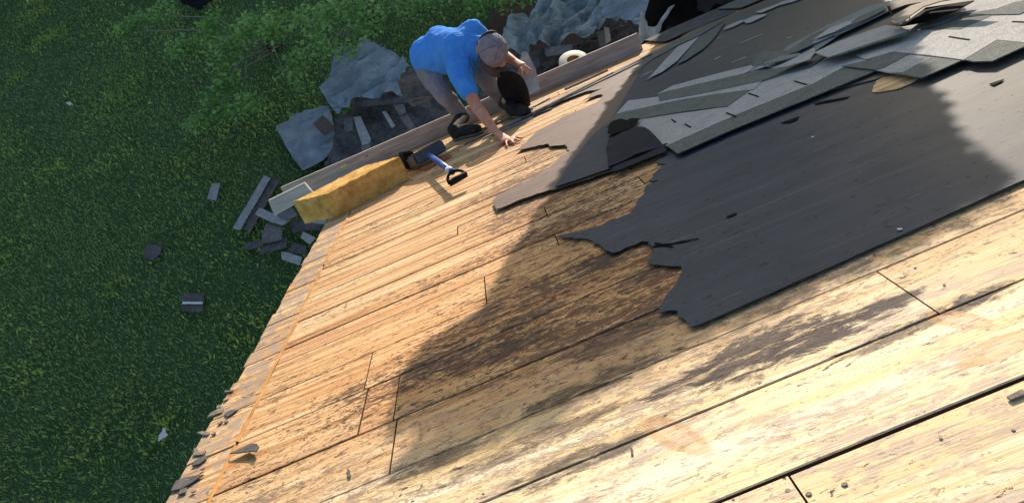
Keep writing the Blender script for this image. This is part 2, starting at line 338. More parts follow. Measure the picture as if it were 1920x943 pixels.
def inside(p, poly):
    c = False; j = len(poly)-1
    for i in range(len(poly)):
        a, b = poly[i], poly[j]
        if (a[1] > p[1]) != (b[1] > p[1]) and p[0] < (b[0]-a[0])*(p[1]-a[1])/(b[1]-a[1])+a[0]: c = not c
        j = i
    return c
def fill(poly, res, jag=0.0, hole=None):
    """2D polygon -> (2D verts, tris), edge densified to res and roughened by jag"""
    b = []
    n = len(poly)
    for i in range(n):
        a, c = Vector(poly[i]), Vector(poly[(i+1) % n]); L = (c-a).length; k = max(1, int(L/res))
        nn = Vector((-(c-a).y, (c-a).x)).normalized() if L > 0 else Vector((0, 0))
        k = max(1, int(L/(min(res, .02 if jag > .003 and L < .3 else res)))); js = jag*min(1, .2/max(L, 1e-4))
        for j in range(k):
            p = a.lerp(c, j/k)
            if jag: p = p + nn*js*(noise.noise(Vector((p.x*23, p.y*23, 3.1)))*1.3 + 0.5*noise.noise(Vector((p.x*70, p.y*70, 9.1))))
            b.append(p)
    xs = [p.x for p in b]; ys = [p.y for p in b]; pts = list(b)
    y = min(ys)+res*.5; row = 0
    while y < max(ys):
        x = min(xs)+res*(.5 if row % 2 else 0.1)
        while x < max(xs):
            q = Vector((x+random.uniform(-.2, .2)*res, y+random.uniform(-.2, .2)*res))
            if inside(q, b): pts.append(q)
            x += res
        y += res*.9; row += 1
    ne = len(b); r = geometry.delaunay_2d_cdt(pts, [(i, (i+1) % ne) for i in range(ne)], [], 1, 1e-5)
    return r[0], r[2]
def slab(name, poly, z0, thick, mat, parent=None, res=0.06, jag=0.0, zf=None, smooth=False, matrix=None, **kw):
    """sheet in roof frame (or level frame): polygon filled, raised by zf(x,y), thickness given by real faces"""
    v2, tr = fill([tuple(p)[:2] for p in poly], res, jag)
    top = [Vector((p.x, p.y, z0 + thick + (zf(p.x, p.y) if zf else 0))) for p in v2]
    n = len(top); bot = [Vector((p.x, p.y, p.z-thick)) for p in top]
    fs = [tuple(t) for t in tr]
    edges = {}
    for t in fs:
        for i in range(3):
            e = (t[i], t[(i+1) % 3]); edges[e] = 1
    bd = [e for e in edges if (e[1], e[0]) not in edges]; used = sorted({i for e in bd for i in e}); mp = {v: 2*n+k for k, v in enumerate(used)}; m2 = len(used)
    side = [(mp[b], mp[a], mp[a]+m2, mp[b]+m2) for (a, b) in bd]
    extra = [top[i] for i in used]+[bot[i] for i in used]
    # orient up
    fixed = []
    for t in fs:
        a, b, c = top[t[0]], top[t[1]], top[t[2]]
        fixed.append(t if (b-a).cross(c-a).z > 0 else t[::-1])
    me = mesh(name, top+bot+extra, fixed+[tuple(i+n for i in t[::-1]) for t in fixed]+side)
    if smooth:
        for i, p in enumerate(me.polygons): p.use_smooth = i < 2*len(fixed)
    return link(name, me, mat, parent, matrix=matrix, **kw)
def RP(pts, z=0.0): return [roof(x, y, z) for x, y in pts]
def c4(pts): return [(1100+a/2.3415, b/2.3415) for a, b in pts]
def nz(x, y, s, o=0.0): return noise.noise(Vector((x*s, y*s, o)))

# ------------------------------------------------------------------ setting: lawn, bed, shade trees
def ground():
    N = 60; vs = []; fs = []
    def ax(i): t = (i/N*2-1); return t*18+(abs(t)**5)*t*1200
    for i in range(N+1):
        for j in range(N+1):
            x, y = ax(i), ax(j)+8
            r = sqrt(x*x+y*y); vs.append((x, y, ZG+0.05*nz(x, y, .35)*(1 if r < 40 else 0)))
    for i in range(N):
        for j in range(N):
            a = i*(N+1)+j; fs.append((a, a+N+1, a+N+2, a+1))
    link('ground', mesh('ground', vs, fs, True), 'lawn', kind='structure')
ground()
EX = 0.03
bed = [atz(x, y, ZG) for x, y in [(930, 150), (905, 90), (930, 20), (960, -20), (1500, -20), (1500, 200)]]
slab('ground_bed', bed, ZG+0.05, 0.03, 'soil', res=0.25, jag=0.05, zf=lambda x, y: .03*nz(x, y, 2), kind='structure')

def blade_cloud(name, pts, hgt, wid, mat, lean=0.6, nseg=1, **kw):
    n = len(pts); ang = rng.uniform(0, 2*pi, n); le = rng.uniform(0.2, 1, n)*lean; h = hgt*rng.uniform(.5, 1.3, n); w = wid*rng.uniform(.6, 1.3, n)
    la = rng.uniform(0, 2*pi, n)
    side = np.stack([np.cos(ang), np.sin(ang), 0*ang], 1)*w[:, None]
    tip = np.stack([np.cos(la)*le*h, np.sin(la)*le*h, h*np.sqrt(np.clip(1-le**2, .1, 1))], 1)
    mid = tip*0.55
    v = np.stack([pts-side*.35, pts+mid-side*.6, pts+mid+side*.6, pts+tip], 1).reshape(-1, 3)
    idx = np.arange(n)*4
    f = np.stack([idx, idx+2, idx+1, idx+1, idx+2, idx+3], 1).reshape(-1)
    me = bpy.data.meshes.new(name); me.vertices.add(len(v)); me.vertices.foreach_set('co', v.ravel().astype('f'))
    me.loops.add(len(f)); me.loops.foreach_set('vertex_index', f.astype('i')); k = len(f)//3
    me.polygons.add(k); me.polygons.foreach_set('loop_start', np.arange(k, dtype='i')*3); me.polygons.foreach_set('loop_total', np.full(k, 3, 'i'))
    me.update(); me.validate(); return link(name, me, mat, **kw)
def np_at(pxs, pys, z):
    return np.array([tuple(atz(a, b, z)) for a, b in zip(pxs, pys)])
# visible lawn quad in world xy
corners = [atz(-150, -60, ZG), atz(1000, -60, ZG), atz(720, 480, ZG), atz(330, 1050, ZG), atz(-150, 1050, ZG)]
corners = [corners[0], corners[1], Vector((-0.2, 5.6, ZG)), Vector((-0.95, 5.0, ZG)), Vector((-0.95, -2.5, ZG)), corners[4]]
cx0, cx1 = min(c.x for c in corners), max(c.x for c in corners); cy0, cy1 = min(c.y for c in corners), max(c.y for c in corners)
NB_ = 430000
P = np.stack([rng.uniform(cx0, cx1, NB_), rng.uniform(cy0, cy1, NB_)], 1)
cp = [(c.x, c.y) for c in corners]
def inside_np(P, poly):
    c = np.zeros(len(P), bool); j = len(poly)-1
    for i in range(len(poly)):
        a, b = poly[i], poly[j]
        with np.errstate(divide='ignore', invalid='ignore'):
            t = ((a[1] > P[:, 1]) != (b[1] > P[:, 1])) & (P[:, 0] < (b[0]-a[0])*(P[:, 1]-a[1])/(b[1]-a[1])+a[0])
        c ^= t; j = i
    return c
P = P[inside_np(P, cp)]
d2 = np.hypot(P[:, 0], P[:, 1])
P = P[rng.random(len(P)) < np.clip((14/d2)**1.2, 0.25, 1)]
sz = 1
pts = np.concatenate([P, np.full((len(P), 1), ZG)], 1)
blade_cloud('grass', pts, 0.07, 0.011, 'grass', 0.8, kind='stuff', label='dark green shaded lawn grass beside the house', cat='grass')
# low broad-leaved weeds in clusters
wc = rng.random((420, 2))*np.array([cx1-cx0, cy1-cy0])+np.array([cx0, cy0]); wc = wc[inside_np(wc, cp)]
wp = np.concatenate([c+rng.normal(0, rng.uniform(.15, .55), (int(rng.integers(20, 150)), 2)) for c in wc])
MAT['weed'] = leafm('weed_leaves', (0.16, 0.25, 0.07), (0.28, 0.40, 0.09), (0.42, 0.52, 0.12), 1.0)
blade_cloud('weeds', np.concatenate([wp, np.full((len(wp), 1), ZG+.03)], 1), 0.08, 0.03, 'weed', 0.95, kind='stuff', label='yellow green weeds growing through the lawn', cat='weeds')

def leaf_mesh(name, pts, size, fold=0.25, flat=0.5):
    """leaf = two triangles folded along the midrib, 4 verts"""
    n = len(pts); d = rng.normal(size=(n, 3)); d[:, 2] *= flat; d /= np.linalg.norm(d, axis=1)[:, None]
    u = rng.normal(size=(n, 3)); u[:, 2] += 1.2; s = np.cross(d, u); s /= np.linalg.norm(s, axis=1)[:, None]; up = np.cross(s, d)
    L = size*rng.uniform(.6, 1.25, n)[:, None]
    a = pts; b = pts+d*L; m = pts+d*L*.5
    l_ = m+s*L*.28+up*L*fold*.4; r_ = m-s*L*.28+up*L*fold*.4
    v = np.stack([a, r_, b, l_], 1).reshape(-1, 3); i = np.arange(n)*4
    f = np.stack([i, i+1, i+2, i, i+2, i+3], 1).reshape(-1)
    me = bpy.data.meshes.new(name); me.vertices.add(len(v)); me.vertices.foreach_set('co', v.ravel().astype('f'))
    me.loops.add(len(f)); me.loops.foreach_set('vertex_index', f.astype('i')); k = len(f)//3
    me.polygons.add(k); me.polygons.foreach_set('loop_start', np.arange(k, dtype='i')*3); me.polygons.foreach_set('loop_total', np.full(k, 3, 'i'))
    me.update(); me.validate(); return me

# tree row on the far side of the lawn: it keeps the evening sun off the grass
def crown_pts(n, rx, rz, zc, clumps=38):
    cs = rng.normal(size=(clumps, 3)); cs /= np.linalg.norm(cs, axis=1)[:, None]; cs *= rng.uniform(.35, .95, clumps)[:, None]
    cs *= np.array([rx, rx, rz]); cs[:, 2] += zc
    k = rng.integers(0, clumps, n); return cs[k]+rng.normal(0, rx*.19, (n, 3))
def far_tree_proto(h):
    cr = leaf_mesh('crown', crown_pts(5200, 2.6, h*.44, h*.56), 0.62, flat=.8)
    v, f = tube_verts([(0, 0, 0), (.1, 0, h*.3), (0, .1, h*.6), (.05, 0, h*.85)], [.28, .22, .13, .05], 8)
    for k in range(6):
        a = k*1.05; z = h*(.25+.08*k); v2, f2 = tube_verts([(0, 0, z), (cos(a)*1.0, sin(a)*1.0, z+.7), (cos(a)*1.9, sin(a)*1.9, z+1.2)], [.09, .06, .02], 6)
        f += [tuple(i+len(v) for i in q) for q in f2]; v += v2
    return cr, mesh('trunk', v, f, True)
cr, tk = far_tree_proto(7.6)
kk = 0
for row, (y0, sc) in enumerate([(33.0, 1.0), (36.5, 1.08)]):
    for i in range(14):
        x = -27+i*4.0+row*2.0+random.uniform(-.5, .5)
        if x > 26: continue
        t = empty('broadleaf_tree', 'broadleaf tree in the tree row along the far side of the lawn', 'tree', (x, y0+random.uniform(-.8, .8), ZG), 'trees along the far side of the lawn', False)
        s = sc*random.uniform(.94, 1.0); t.rotation_euler = (0, 0, random.uniform(0, 6)); t.scale = (s, s, s)
        a = link('crown', cr, 'treeleaf', t); b = link('trunk', tk, 'bark', t)

# unseen columnar tree added as shadow caster, crown cut to the roof shadow's outline
SHL = [(1220, 100), (1110, 250), (1035, 360), (960, 480), (915, 560), (900, 600), (850, 625), (805, 650), (770, 682), (748, 720), (737, 770), (741, 800), (790, 790), (820, 800), (735, 880), (800, 868), (900, 825), (1010, 790), (1120, 727),
       (1200, 690), (1295, 640), (1450, 572), (1600, 506), (1750, 435), (1850, 378), (1885, 345), (1893, 330), (1850, 322), (1855, 300), (1815, 292), (1800, 265), (1778, 225), (1745, 160), (1715, 105), (1690, 70), (1650, 0)]
sh = [roof(x, y) for x, y in SHL]
sh2 = [(p.x, p.y) for p in sh]
l0, r0 = sh2[0], sh2[-1]
YT = 7.6
TREEPOLY = sh2 + [(2.62, 5.4), (2.9, 6.1), (2.95, 6.9), (1.6, 6.9), (1.35, 6.1)]
def to_tree(x, d, dy=0.0):
    k = (YT+dy-CP*d)/(1.38*CP+SP); return W((x+0.60*k, d+1.38*k, k))
def caster_tree():
    xs = [p[0] for p in TREEPOLY]; ys = [p[1] for p in TREEPOLY]
    n = 90000; Q = np.stack([rng.uniform(min(xs), max(xs), n), rng.uniform(min(ys), max(ys), n)], 1)
    Q = Q[inside_np(Q, TREEPOLY)]
    for ox, oy in ((.085, 0), (-.085, 0), (0, .12), (0, -.12)): Q = Q[inside_np(Q+np.array([ox, oy]), TREEPOLY)]
    Q = Q[:42000]
    # keep leaf centres a leaf-half away from the outline
    pts = np.array([tuple(to_tree(q[0], q[1], rng.uniform(-.2, .2))) for q in Q])
    # outline leaves, small
    ol = []
    n = len(TREEPOLY)
    for i in range(n):
        a, b = Vector(TREEPOLY[i]), Vector(TREEPOLY[(i+1) % n]); k = int((b-a).length/0.0022)
        nn_ = Vector((-(b-a).y, (b-a).x)).normalized(); mid_ = (a+b)/2
        if not inside(mid_+nn_*.01, TREEPOLY): nn_ = -nn_
        for j in range(k):
            q = a.lerp(b, j/max(k, 1))+nn_*.034
            if not inside(q, TREEPOLY): continue
            ol.append(tuple(to_tree(q.x+random.gauss(0, .006), q.y+random.gauss(0, .010), random.uniform(-.1, .1))))
    base = to_tree(3.0, 9.2); base.z = ZG
    t = empty('shadow_caster_tree', 'added out-of-view tree, crown shaped to cast the shadow on the roof', 'tree', base, None, False)
    inv = Matrix.Translation(-base)
    off = np.array(tuple(base))
    link('crown', leaf_mesh('crown', pts-off-np.array([0, 0, .03]), 0.13, flat=.9), 'treeleaf', t)
    Q3 = np.stack([rng.uniform(min(xs), max(xs), 170000), rng.uniform(min(ys), max(ys), 170000)], 1); Q3 = Q3[inside_np(Q3, TREEPOLY)]
    for ox, oy in ((.045, 0), (-.045, 0), (0, .055), (0, -.055)): Q3 = Q3[inside_np(Q3+np.array([ox, oy]), TREEPOLY)]
    Q3 = Q3[:75000]
    link('inner_foliage', leaf_mesh('inner_foliage', np.array([tuple(to_tree(q[0], q[1], rng.uniform(-.15, .15))) for q in Q3])-off, 0.06, flat=.9), 'treeleaf', t)
    link('outer_foliage', leaf_mesh('outer_foliage', np.array(ol)-off, 0.06, flat=.9), 'treeleaf', t)
    top = to_tree(.5, 2.2)-base
    tube('trunk', [(0, 0, 0), tuple(top*.35), tuple(top*.7), tuple(top)], [.24, .2, .12, .03], 'bark', t, 10)
    for k in range(14):
        z = .3+.65*k/14; p = top*z; a = random.uniform(0, 6.3)
        tube('branch', [tuple(p), tuple(p+Vector((cos(a)*.3, sin(a)*.25, .25))), tuple(p+Vector((cos(a)*.5, sin(a)*.4, .6)))], [.04, .03, .01], 'bark', t, 6)
caster_tree()

# ------------------------------------------------------------------ the house
house = empty('house', 'house roof stripped to bare weathered sheathing boards with torn black felt and leftover shingles', 'house')
XR0, XR1 = -1.335, 6.0
DEAVE, DRIDGE = 6.10, -1.0
cour = [DRIDGE, -.75, -.5, -.25, 0, .25, .50, .75, .83, 1.062, 1.318, 1.566, 1.815, 2.07, 2.325, 2.58, 2.705, 2.83, 2.955, 3.08, 3.21, 3.34, 3.465, 3.59, 3.715, 3.84, 3.97, 4.1, 4.225, 4.35, 4.475, 4.6, 4.73, 4.86, 4.985, 5.11, 5.235, 5.36, 5.49, 5.62, 5.745, 5.87, DEAVE]
cour.remove(.75)
joints = {}
random.seed(21)
def addj(px, py):
    p = roof(px, py); 
    for i in range(len(cour)-1):
        if cour[i] <= p.y-EX*p.x < cour[i+1]: joints.setdefault(i, []).append(p.x)
for q in [(911, 555), (692, 690), (738, 830), (740, 770), (1495, 915), (1749, 580), (690, 730)]: addj(*q)
XJ = -1.165                              # inner edge of the short rake-end pieces
def plank(x0, x1, d0, d1, dz, par, nm='plank', th=0.02, gap=0.004):
    g = gap/2; ch = 0.0025
    prof = [(d0+g, -ch), (d0+g+ch, 0), (d1-g-ch, 0), (d1-g, -ch), (d1-g, -th), (d0+g, -th)]
    vs = []
    for x in (x0+g, x1-g):
        for dd, z in prof: vs.append((x, dd+EX*x, z+dz))
    n = 6; fs = [(i, (i+1) % n, n+(i+1) % n, n+i) for i in range(n)]+[tuple(range(n))[::-1], tuple(range(n, 2*n))]
    me = mesh(nm, vs, fs); bm = bmesh.new(); bm.from_mesh(me); bmesh.ops.recalc_face_normals(bm, faces=bm.faces); bm.to_mesh(me); bm.free()
    me.materials.append(MAT['wood']); me.materials.append(MAT['edge'])
    for i_, p_ in enumerate(me.polygons): p_.material_index = 0 if i_ in (1,) else (0 if i_ in (0, 2) else 1)
    return link(nm, me, None, par)
for i in range(len(cour)-1):
    d0, d1 = cour[i], cour[i+1]
    js = joints.get(i, [])
    if not js and i <= 12: js = [2.2]
    if not js: js = [round(random.uniform(-.6, 1.9)/.406)*.406-.02]
    js = sorted(js); xs = [XJ]+js
    while xs[-1] < XR1-2.6: xs.append(xs[-1]+random.choice([2.03, 2.44, 2.84]))
    xs.append(XR1)
    gp = 0.004
    if i in (9,): gp = 0.012
    for a, b in zip(xs, xs[1:]):
        plank(a, b, d0+(.0015 if i == 8 else 0), d1-(.0015 if i == 7 else 0), random.uniform(-.0015, .0015), house, gap=.0045)
    plank(XR0+random.uniform(-.012, .008), XJ-0.004, d0, d1, random.uniform(-.003, 0), house, 'rake_plank')
slab('gap_backing', [(XR0+.05, DRIDGE+.05), (XR1-.05, DRIDGE+.05), (XR1-.05, DEAVE-.05), (XR0+.05, DEAVE-.05)], -.192, .006, 'black', house, .8)  # black sheet added under the boards so the gaps read dark
# thin pitch/wood line along the joint of rake pieces
def wob(x, d, a=0.006): return x+a*nz(d, x, 3.3)+a*.5*nz(d, x, 11)
for a, b in [(-.9, 2.02), (2.04, 3.55), (3.62, 4.5)]:
    n = int((b-a)/.05); vs = []; fs = []
    for k in range(n+1):
        d = a+(b-a)*k/n; x = wob(XJ-.002, d); w = .006*(1+.5*nz(d, 2, 7)); vs += [(x-w, d, .0), (x-w*.5, d, .006), (x+w*.5, d, .006), (x+w, d, .0)]
    for k in range(n): fs += [(4*k+j, 4*k+j+1, 4*k+5+j, 4*k+4+j) for j in range(3)]
    link('caulk_line', mesh('caulk_line', vs, fs), 'orange', house)
# barge board under the rake, fascia, walls, rear slope, rafters
b = box_bm((XR0+.02, (DEAVE+DRIDGE)/2, -.105), (.03, DEAVE-DRIDGE-.1, .165), .003); link('barge_board', bm_mesh('barge_board', b), 'rake', house)
b = box_bm(((XR0+XR1)/2, DEAVE-.03, -.105), (XR1-XR0-.1, .03, .165), .003); link('fascia', bm_mesh('fascia', b), 'rake', house)
for k in range(18):
    x = -1.0+k*.406
    b = box_bm((x, (DEAVE+DRIDGE)/2-.03, -.092), (.04, DEAVE-DRIDGE-.14, .14)); link('rafter', bm_mesh('rafter', b), 'rake', house)
ridge = W((0, DRIDGE, 0)); eave = W((0, DEAVE, 0))
yb = 2*ridge.y-eave.y
invR = RM.inverted()
def worldpart(name, verts, faces, mat): return link(name, mesh(name, [invR @ Vector(v) for v in verts], faces), mat, house)
# rear slope planks (out of sight, same boards)
for k in range(12):
    t0, t1 = k/12, (k+1)/12; L = DEAVE-DRIDGE
    def rp(t, x, n): return (x, ridge.y+.01-(CP*t*L)+SP*n*-1, ridge.z-SP*t*L+CP*n)
    vs = [rp(t, x, n) for t in (t0+.0003, t1-.0003) for x in (XR0, XR1) for n in (0, -.02)]
    worldpart('rear_plank', vs, [(0, 2, 3, 1), (4, 5, 7, 6), (0, 1, 5, 4), (2, 6, 7, 3), (0, 4, 6, 2), (1, 3, 7, 5)], 'wood')
wx0, wx1 = XR0+.32, XR1-.3; wy1 = eave.y-.36; wy0 = yb+.36
def under(y): return (ridge.z-abs(y-ridge.y)*SP/CP)-.20
def gable(x, s):
    prof = [(wy0, ZG), (wy1, ZG), (wy1, under(wy1)), (ridge.y, under(ridge.y)), (wy0, under(wy0))]
    vs = [(x, y, z) for y, z in prof]+[(x+s*.12, y, z) for y, z in prof]
    worldpart('gable_wall', vs, [(0, 1, 2, 3, 4), (9, 8, 7, 6, 5)]+[(i, i+5, (i+1) % 5+5, (i+1) % 5) for i in range(5)], 'wall')
gable(wx0, 1); gable(wx1, -1)
for y, s in ((wy1, -1), (wy0, 1)):
    z1 = under(y); a, c = wx0+.125, wx1-.125
    vs = [(a, y, ZG), (c, y, ZG), (c, y, z1), (a, y, z1), (a, y+s*.12, ZG), (c, y+s*.12, ZG), (c, y+s*.12, z1), (a, y+s*.12, z1)]
    worldpart('side_wall', vs, [(0, 1, 2, 3), (7, 6, 5, 4), (0, 4, 5, 1), (1, 5, 6, 2), (2, 6, 7, 3), (3, 7, 4, 0)], 'wall')
# clapboards
z = ZG+.3; k = 0
while z < ridge.z-.25:
    ys = [y for y in np.linspace(wy0, wy1, 200) if under(y) > z+.02]
    if len(ys) > 3:
        a, c = ys[0], ys[-1]
        vs = [(wx0-.004, a, z), (wx0-.004, c, z), (wx0-.004, c, z+.15), (wx0-.004, a, z+.15), (wx0-.022, a, z), (wx0-.022, c, z), (wx0-.008, c, z+.15), (wx0-.008, a, z+.15)]
        worldpart('clapboard', vs, [(0, 1, 2, 3), (7, 6, 5, 4), (0, 4, 5, 1), (1, 5, 6, 2), (2, 6, 7, 3), (3, 7, 4, 0)], 'wall')
    z += .155

# ---- roofing felt -------------------------------------------------
def feltz(s=1.0):
    return lambda x, y: s*(.0018*(nz(x, y, 2.3)+1)+.0011*(nz(x*.4, y, 14)+1)+.0006)
FELT_MAIN = [(1960, 327), (1310, 617), (1296, 620), (1288, 606), (1272, 590), (1258, 588), (1241, 592), (1243, 573), (1262, 548), (1272, 530), (1281, 515), (1278, 505),
             (1240, 502), (1217, 500), (1221, 487), (1226, 472), (1220, 458), (1206, 458), (1175, 470), (1153, 479), (1131, 473), (1125, 462), (1110, 456), (1095, 452), (1048, 447), (1100, 436), (1182, 405), (1192, 392), (1205, 372), (1214, 352),
             (1236, 343), (1218, 342), (1237, 322), (1252, 311), (1232, 310), (1240, 298), (1262, 280), (1400, 200), (1560, 130), (1700, 95), (2050, 40), (2160, 230)]
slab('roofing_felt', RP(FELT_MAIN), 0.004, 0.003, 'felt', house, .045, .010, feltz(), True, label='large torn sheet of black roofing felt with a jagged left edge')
FELT_UP = [(925, 388), (932, 374), (960, 360), (1005, 338), (1038, 315), (1052, 300), (1067, 290), (1063, 277), (1035, 279), (1028, 275), (1000, 281), (968, 288), (985, 275), (1010, 250), (1040, 235), (1062, 222), (1092, 210), (1122, 196), (1133, 184),
           (1121, 183), (1095, 194), (1110, 181), (1130, 171), (1098, 177), (1060, 192), (1000, 218), (985, 222), (1030, 200), (1070, 178), (1120, 152), (1210, 112), (1300, 62), (1420, 12), (1600, -60), (2050, -60), (2050, 60), (1500, 190), (1270, 290), (1255, 284), (1200, 306), (1145, 328), (1090, 347), (1040, 362), (985, 378), (935, 398)]
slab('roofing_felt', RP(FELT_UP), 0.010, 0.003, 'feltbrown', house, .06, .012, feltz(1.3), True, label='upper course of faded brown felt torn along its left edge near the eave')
# shaded part of the upper course laid again in black: shadow painted in
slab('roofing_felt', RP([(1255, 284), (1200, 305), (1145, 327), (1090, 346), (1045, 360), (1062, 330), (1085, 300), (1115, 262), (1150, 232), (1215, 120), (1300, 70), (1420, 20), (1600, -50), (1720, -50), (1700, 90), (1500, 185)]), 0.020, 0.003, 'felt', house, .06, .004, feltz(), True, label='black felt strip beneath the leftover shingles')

# ---- shingles left on the roof -----------------------------------
zl = [0.024]; STEP = [.0022]
def shingle(pts, mat, z=None, thick=0.0045, zf=None, label=None, res=.08, conv=c4, nm='shingle'):
    if z is None: zl[0] += STEP[0]; z = zl[0]
    return slab(nm, RP(conv(pts), z+thick), z, thick, mat, house, res, .0018, zf or (lambda x, y: .0012*(nz(x, y, 3)+.6)), label=label)
shingle([(350, 640), (400, 675), (620, 578), (860, 480), (1030, 410), (1250, 320), (1410, 235), (1345, 225), (1120, 296), (1000, 360), (600, 525)], 'dark')
shingle([(205, 590), (262, 602), (350, 642), (600, 530), (1000, 365), (1120, 300), (1310, 235), (1470, 190), (1400, 150), (1210, 205), (760, 350), (620, 470), (400, 500), (240, 525), (175, 548)], 'light', label='long pale grey shingle course with narrow slots')
shingle([(85, 557), (130, 498), (400, 438), (725, 385), (745, 378), (622, 466), (440, 488), (250, 520), (170, 545)], 'dark')
shingle([(130, 500), (182, 442), (300, 428), (600, 372), (800, 330), (765, 360), (735, 392), (560, 415), (400, 441)], 'light')
shingle([(310, 414), (420, 385), (690, 322), (1010, 268), (1065, 210), (1100, 215), (985, 292), (870, 322), (765, 357), (500, 412), (318, 445)], 'dark')
shingle([(312, 412), (375, 378), (560, 328), (755, 280), (860, 268), (690, 325), (420, 386)], 'light')
# green-grey loose heap reaching to the top edge
shingle([(700, 322), (760, 288), (815, 298), (950, 262), (1070, 180), (1180, 105), (1130, 100), (900, 222), (780, 262)], 'greenish')
shingle([(725, 290), (760, 235), (810, 222), (870, 225), (905, 198), (900, 222), (830, 262), (770, 282)], 'dark')
shingle([(880, 205), (1060, 112), (1240, 28), (1330, 5), (1330, 30), (1180, 100), (1060, 170), (900, 235), (860, 225)], 'greenish')
shingle([(1050, 112), (1150, 95), (1310, 22), (1400, -30), (1500, -40), (1420, 5), (1200, 110), (1090, 160)], 'greenish')
for a_, b_, c_ in [((900, 215), (1090, 120), 'dark'), ((960, 205), (1200, 82), 'light'), ((1080, 150), (1290, 45), 'greenish'), ((840, 250), (985, 190), 'dark'), ((1120, 125), (1300, 38), 'dark'), ((790, 275), (930, 240), 'greenish'), ((1010, 165), (1150, 100), 'light')]:
    w_ = random.uniform(5, 9); shingle([a_, ((a_[0]+b_[0])/2-10, (a_[1]+b_[1])/2-w_-3), (b_[0], b_[1]-w_), (b_[0]+14, b_[1]+3), ((a_[0]+b_[0])/2+12, (a_[1]+b_[1])/2+w_), (a_[0]-18, a_[1]+w_+4)], c_, nm='torn_shingle_strip')
shingle([(815, 302), (905, 262), (1000, 210), (1002, 232), (980, 262), (880, 292)], 'light')
shingle([(1062, 250), (1180, 210), (1400, 140), (1420, 128), (1405, 150), (1270, 190), (1100, 245)], 'dark')
shingle([(1000, 232), (1100, 185), (1310, 112), (1372, 118), (1405, 140), (1180, 212), (1060, 252), (1040, 245)], 'light')
# right-hand sunlit courses
zl[0] = .030; STEP[0] = .0013
shingle([(1115, 288), (1345, 228), (1415, 236), (1500, 245), (1560, 250), (1470, 342), (1340, 322), (1262, 306)], 'light')
shingle([(1340, 322), (1470, 343), (1560, 305), (1652, 264), (1600, 255), (1530, 245), (1440, 290), (1390, 318)], 'dark')
shingle([(1350, 232), (1420, 236), (1300, 300), (1262, 306), (1120, 290), (1250, 262)], 'dark')
shingle([(1655, 263), (1700, 272), (1780, 270), (1920, 206), (2050, 150), (2050, 120), (1920, 185), (1800, 172), (1720, 215)], 'dark')
shingle([(1215, 215), (1380, 165), (1420, 135), (1640, 130), (1790, 66), (1920, 60), (2080, 0), (2080, 120), (1920, 188), (1800, 176), (1655, 265), (1530, 248), (1430, 236), (1345, 228), (1225, 262), (1180, 240)], 'light', label='pale sunlit shingle course with square tabs')
shingle([(1440, 128), (1640, 131), (1790, 66), (1740, 60), (1655, 60), (1560, 105)], 'dark')
shingle([(1375, 118), (1490, 95), (1620, 52), (1720, 6), (1800, -40), (2100, -40), (2080, 20), (1920, 55), (1900, 62), (1760, 66), (1650, 62), (1560, 105), (1450, 130), (1400, 132)], 'light')
shingle([(1660, 62), (1760, 66), (1900, 63), (1925, 52), (2080, 20), (2080, -20), (1880, 10), (1800, 40)], 'dark')
# bent-up shingles at the top right
def lift(ax, ay, bx, by, amp):
    A_ = roof(1100+ax/2.3415, ay/2.3415); B_ = roof(1100+bx/2.3415, by/2.3415); L = (B_-A_).length; u = (B_-A_)/L
    def f(x, y):
        t = ((x-A_.x)*u.x+(y-A_.y)*u.y)/L; return amp*max(0, min(1, t))**1.5+.002
    return f
shingle([(1372, 112), (1480, 28), (1560, 8), (1720, -2), (1620, 14), (1500, 30), (1420, 80)], 'back', z=.085, zf=lambda x, y: .03*(1+nz(x, y, 2)), nm='bent_shingle')
shingle([(1335, 78), (1420, 22), (1480, 2), (1640, -20), (1760, -20), (1700, 0), (1560, 12), (1480, 32), (1375, 108)], 'back', z=.12, zf=lambda x, y: .02*nz(x, y, 3), nm='bent_shingle')
shingle([(1310, 22), (1420, -10), (1600, -60), (1640, -30), (1480, 8), (1400, 22), (1335, 45)], 'back', z=.10, nm='bent_shingle')
shingle([(1318, 28), (1332, 28), (1345, 68), (1335, 72)], 'black', z=.105)  # black sliver painting the void beside the bent shingle
shingle([(1378, 116), (1490, 34), (1700, 4), (1620, 50), (1500, 95)], 'black', z=.071, nm='void_shade')  # black sheet painting the dark void under the bent shingles
# eave corner pieces
shingle([(265, 350), (290, 325), (400, 205), (492, 163), (397, 268), (330, 316), (280, 340)], 'light', z=.035)
shingle([(395, 283), (500, 160), (607, 98), (562, 165), (512, 214), (430, 268)], 'dark', z=.034)
shingle([(180, 345), (300, 240), (400, 180), (500, 140), (600, 92), (590, 100), (490, 160), (400, 200), (290, 260)], 'dark', z=.028)
for pl in ([(600, 132), (612, 118), (680, 88), (690, 95), (640, 120)], [(685, 92), (735, 70), (790, 62), (780, 72), (720, 100), (700, 102)], [(740, 55), (840, 18), (850, 22), (770, 56)], [(850, 12), (930, -12), (960, -10), (900, 10), (830, 28)]):
    shingle(pl, 'light', z=.034, res=.05)
# starter strip of old dark shingle along the eave
for k_ in range(5):
    x0_ = 1.22+.62*k_; x1_ = x0_+.61
    slab('starter_shingle', [(x0_+.05, 5.66+EX*x0_+.03*(k_ % 2)), (x1_, 5.62+EX*x1_), (x1_, 6.13+EX*x1_), (x0_, 6.12+EX*x0_)], .019, .004, 'dark' if k_ % 2 else 'dshade', house, .08, .006)
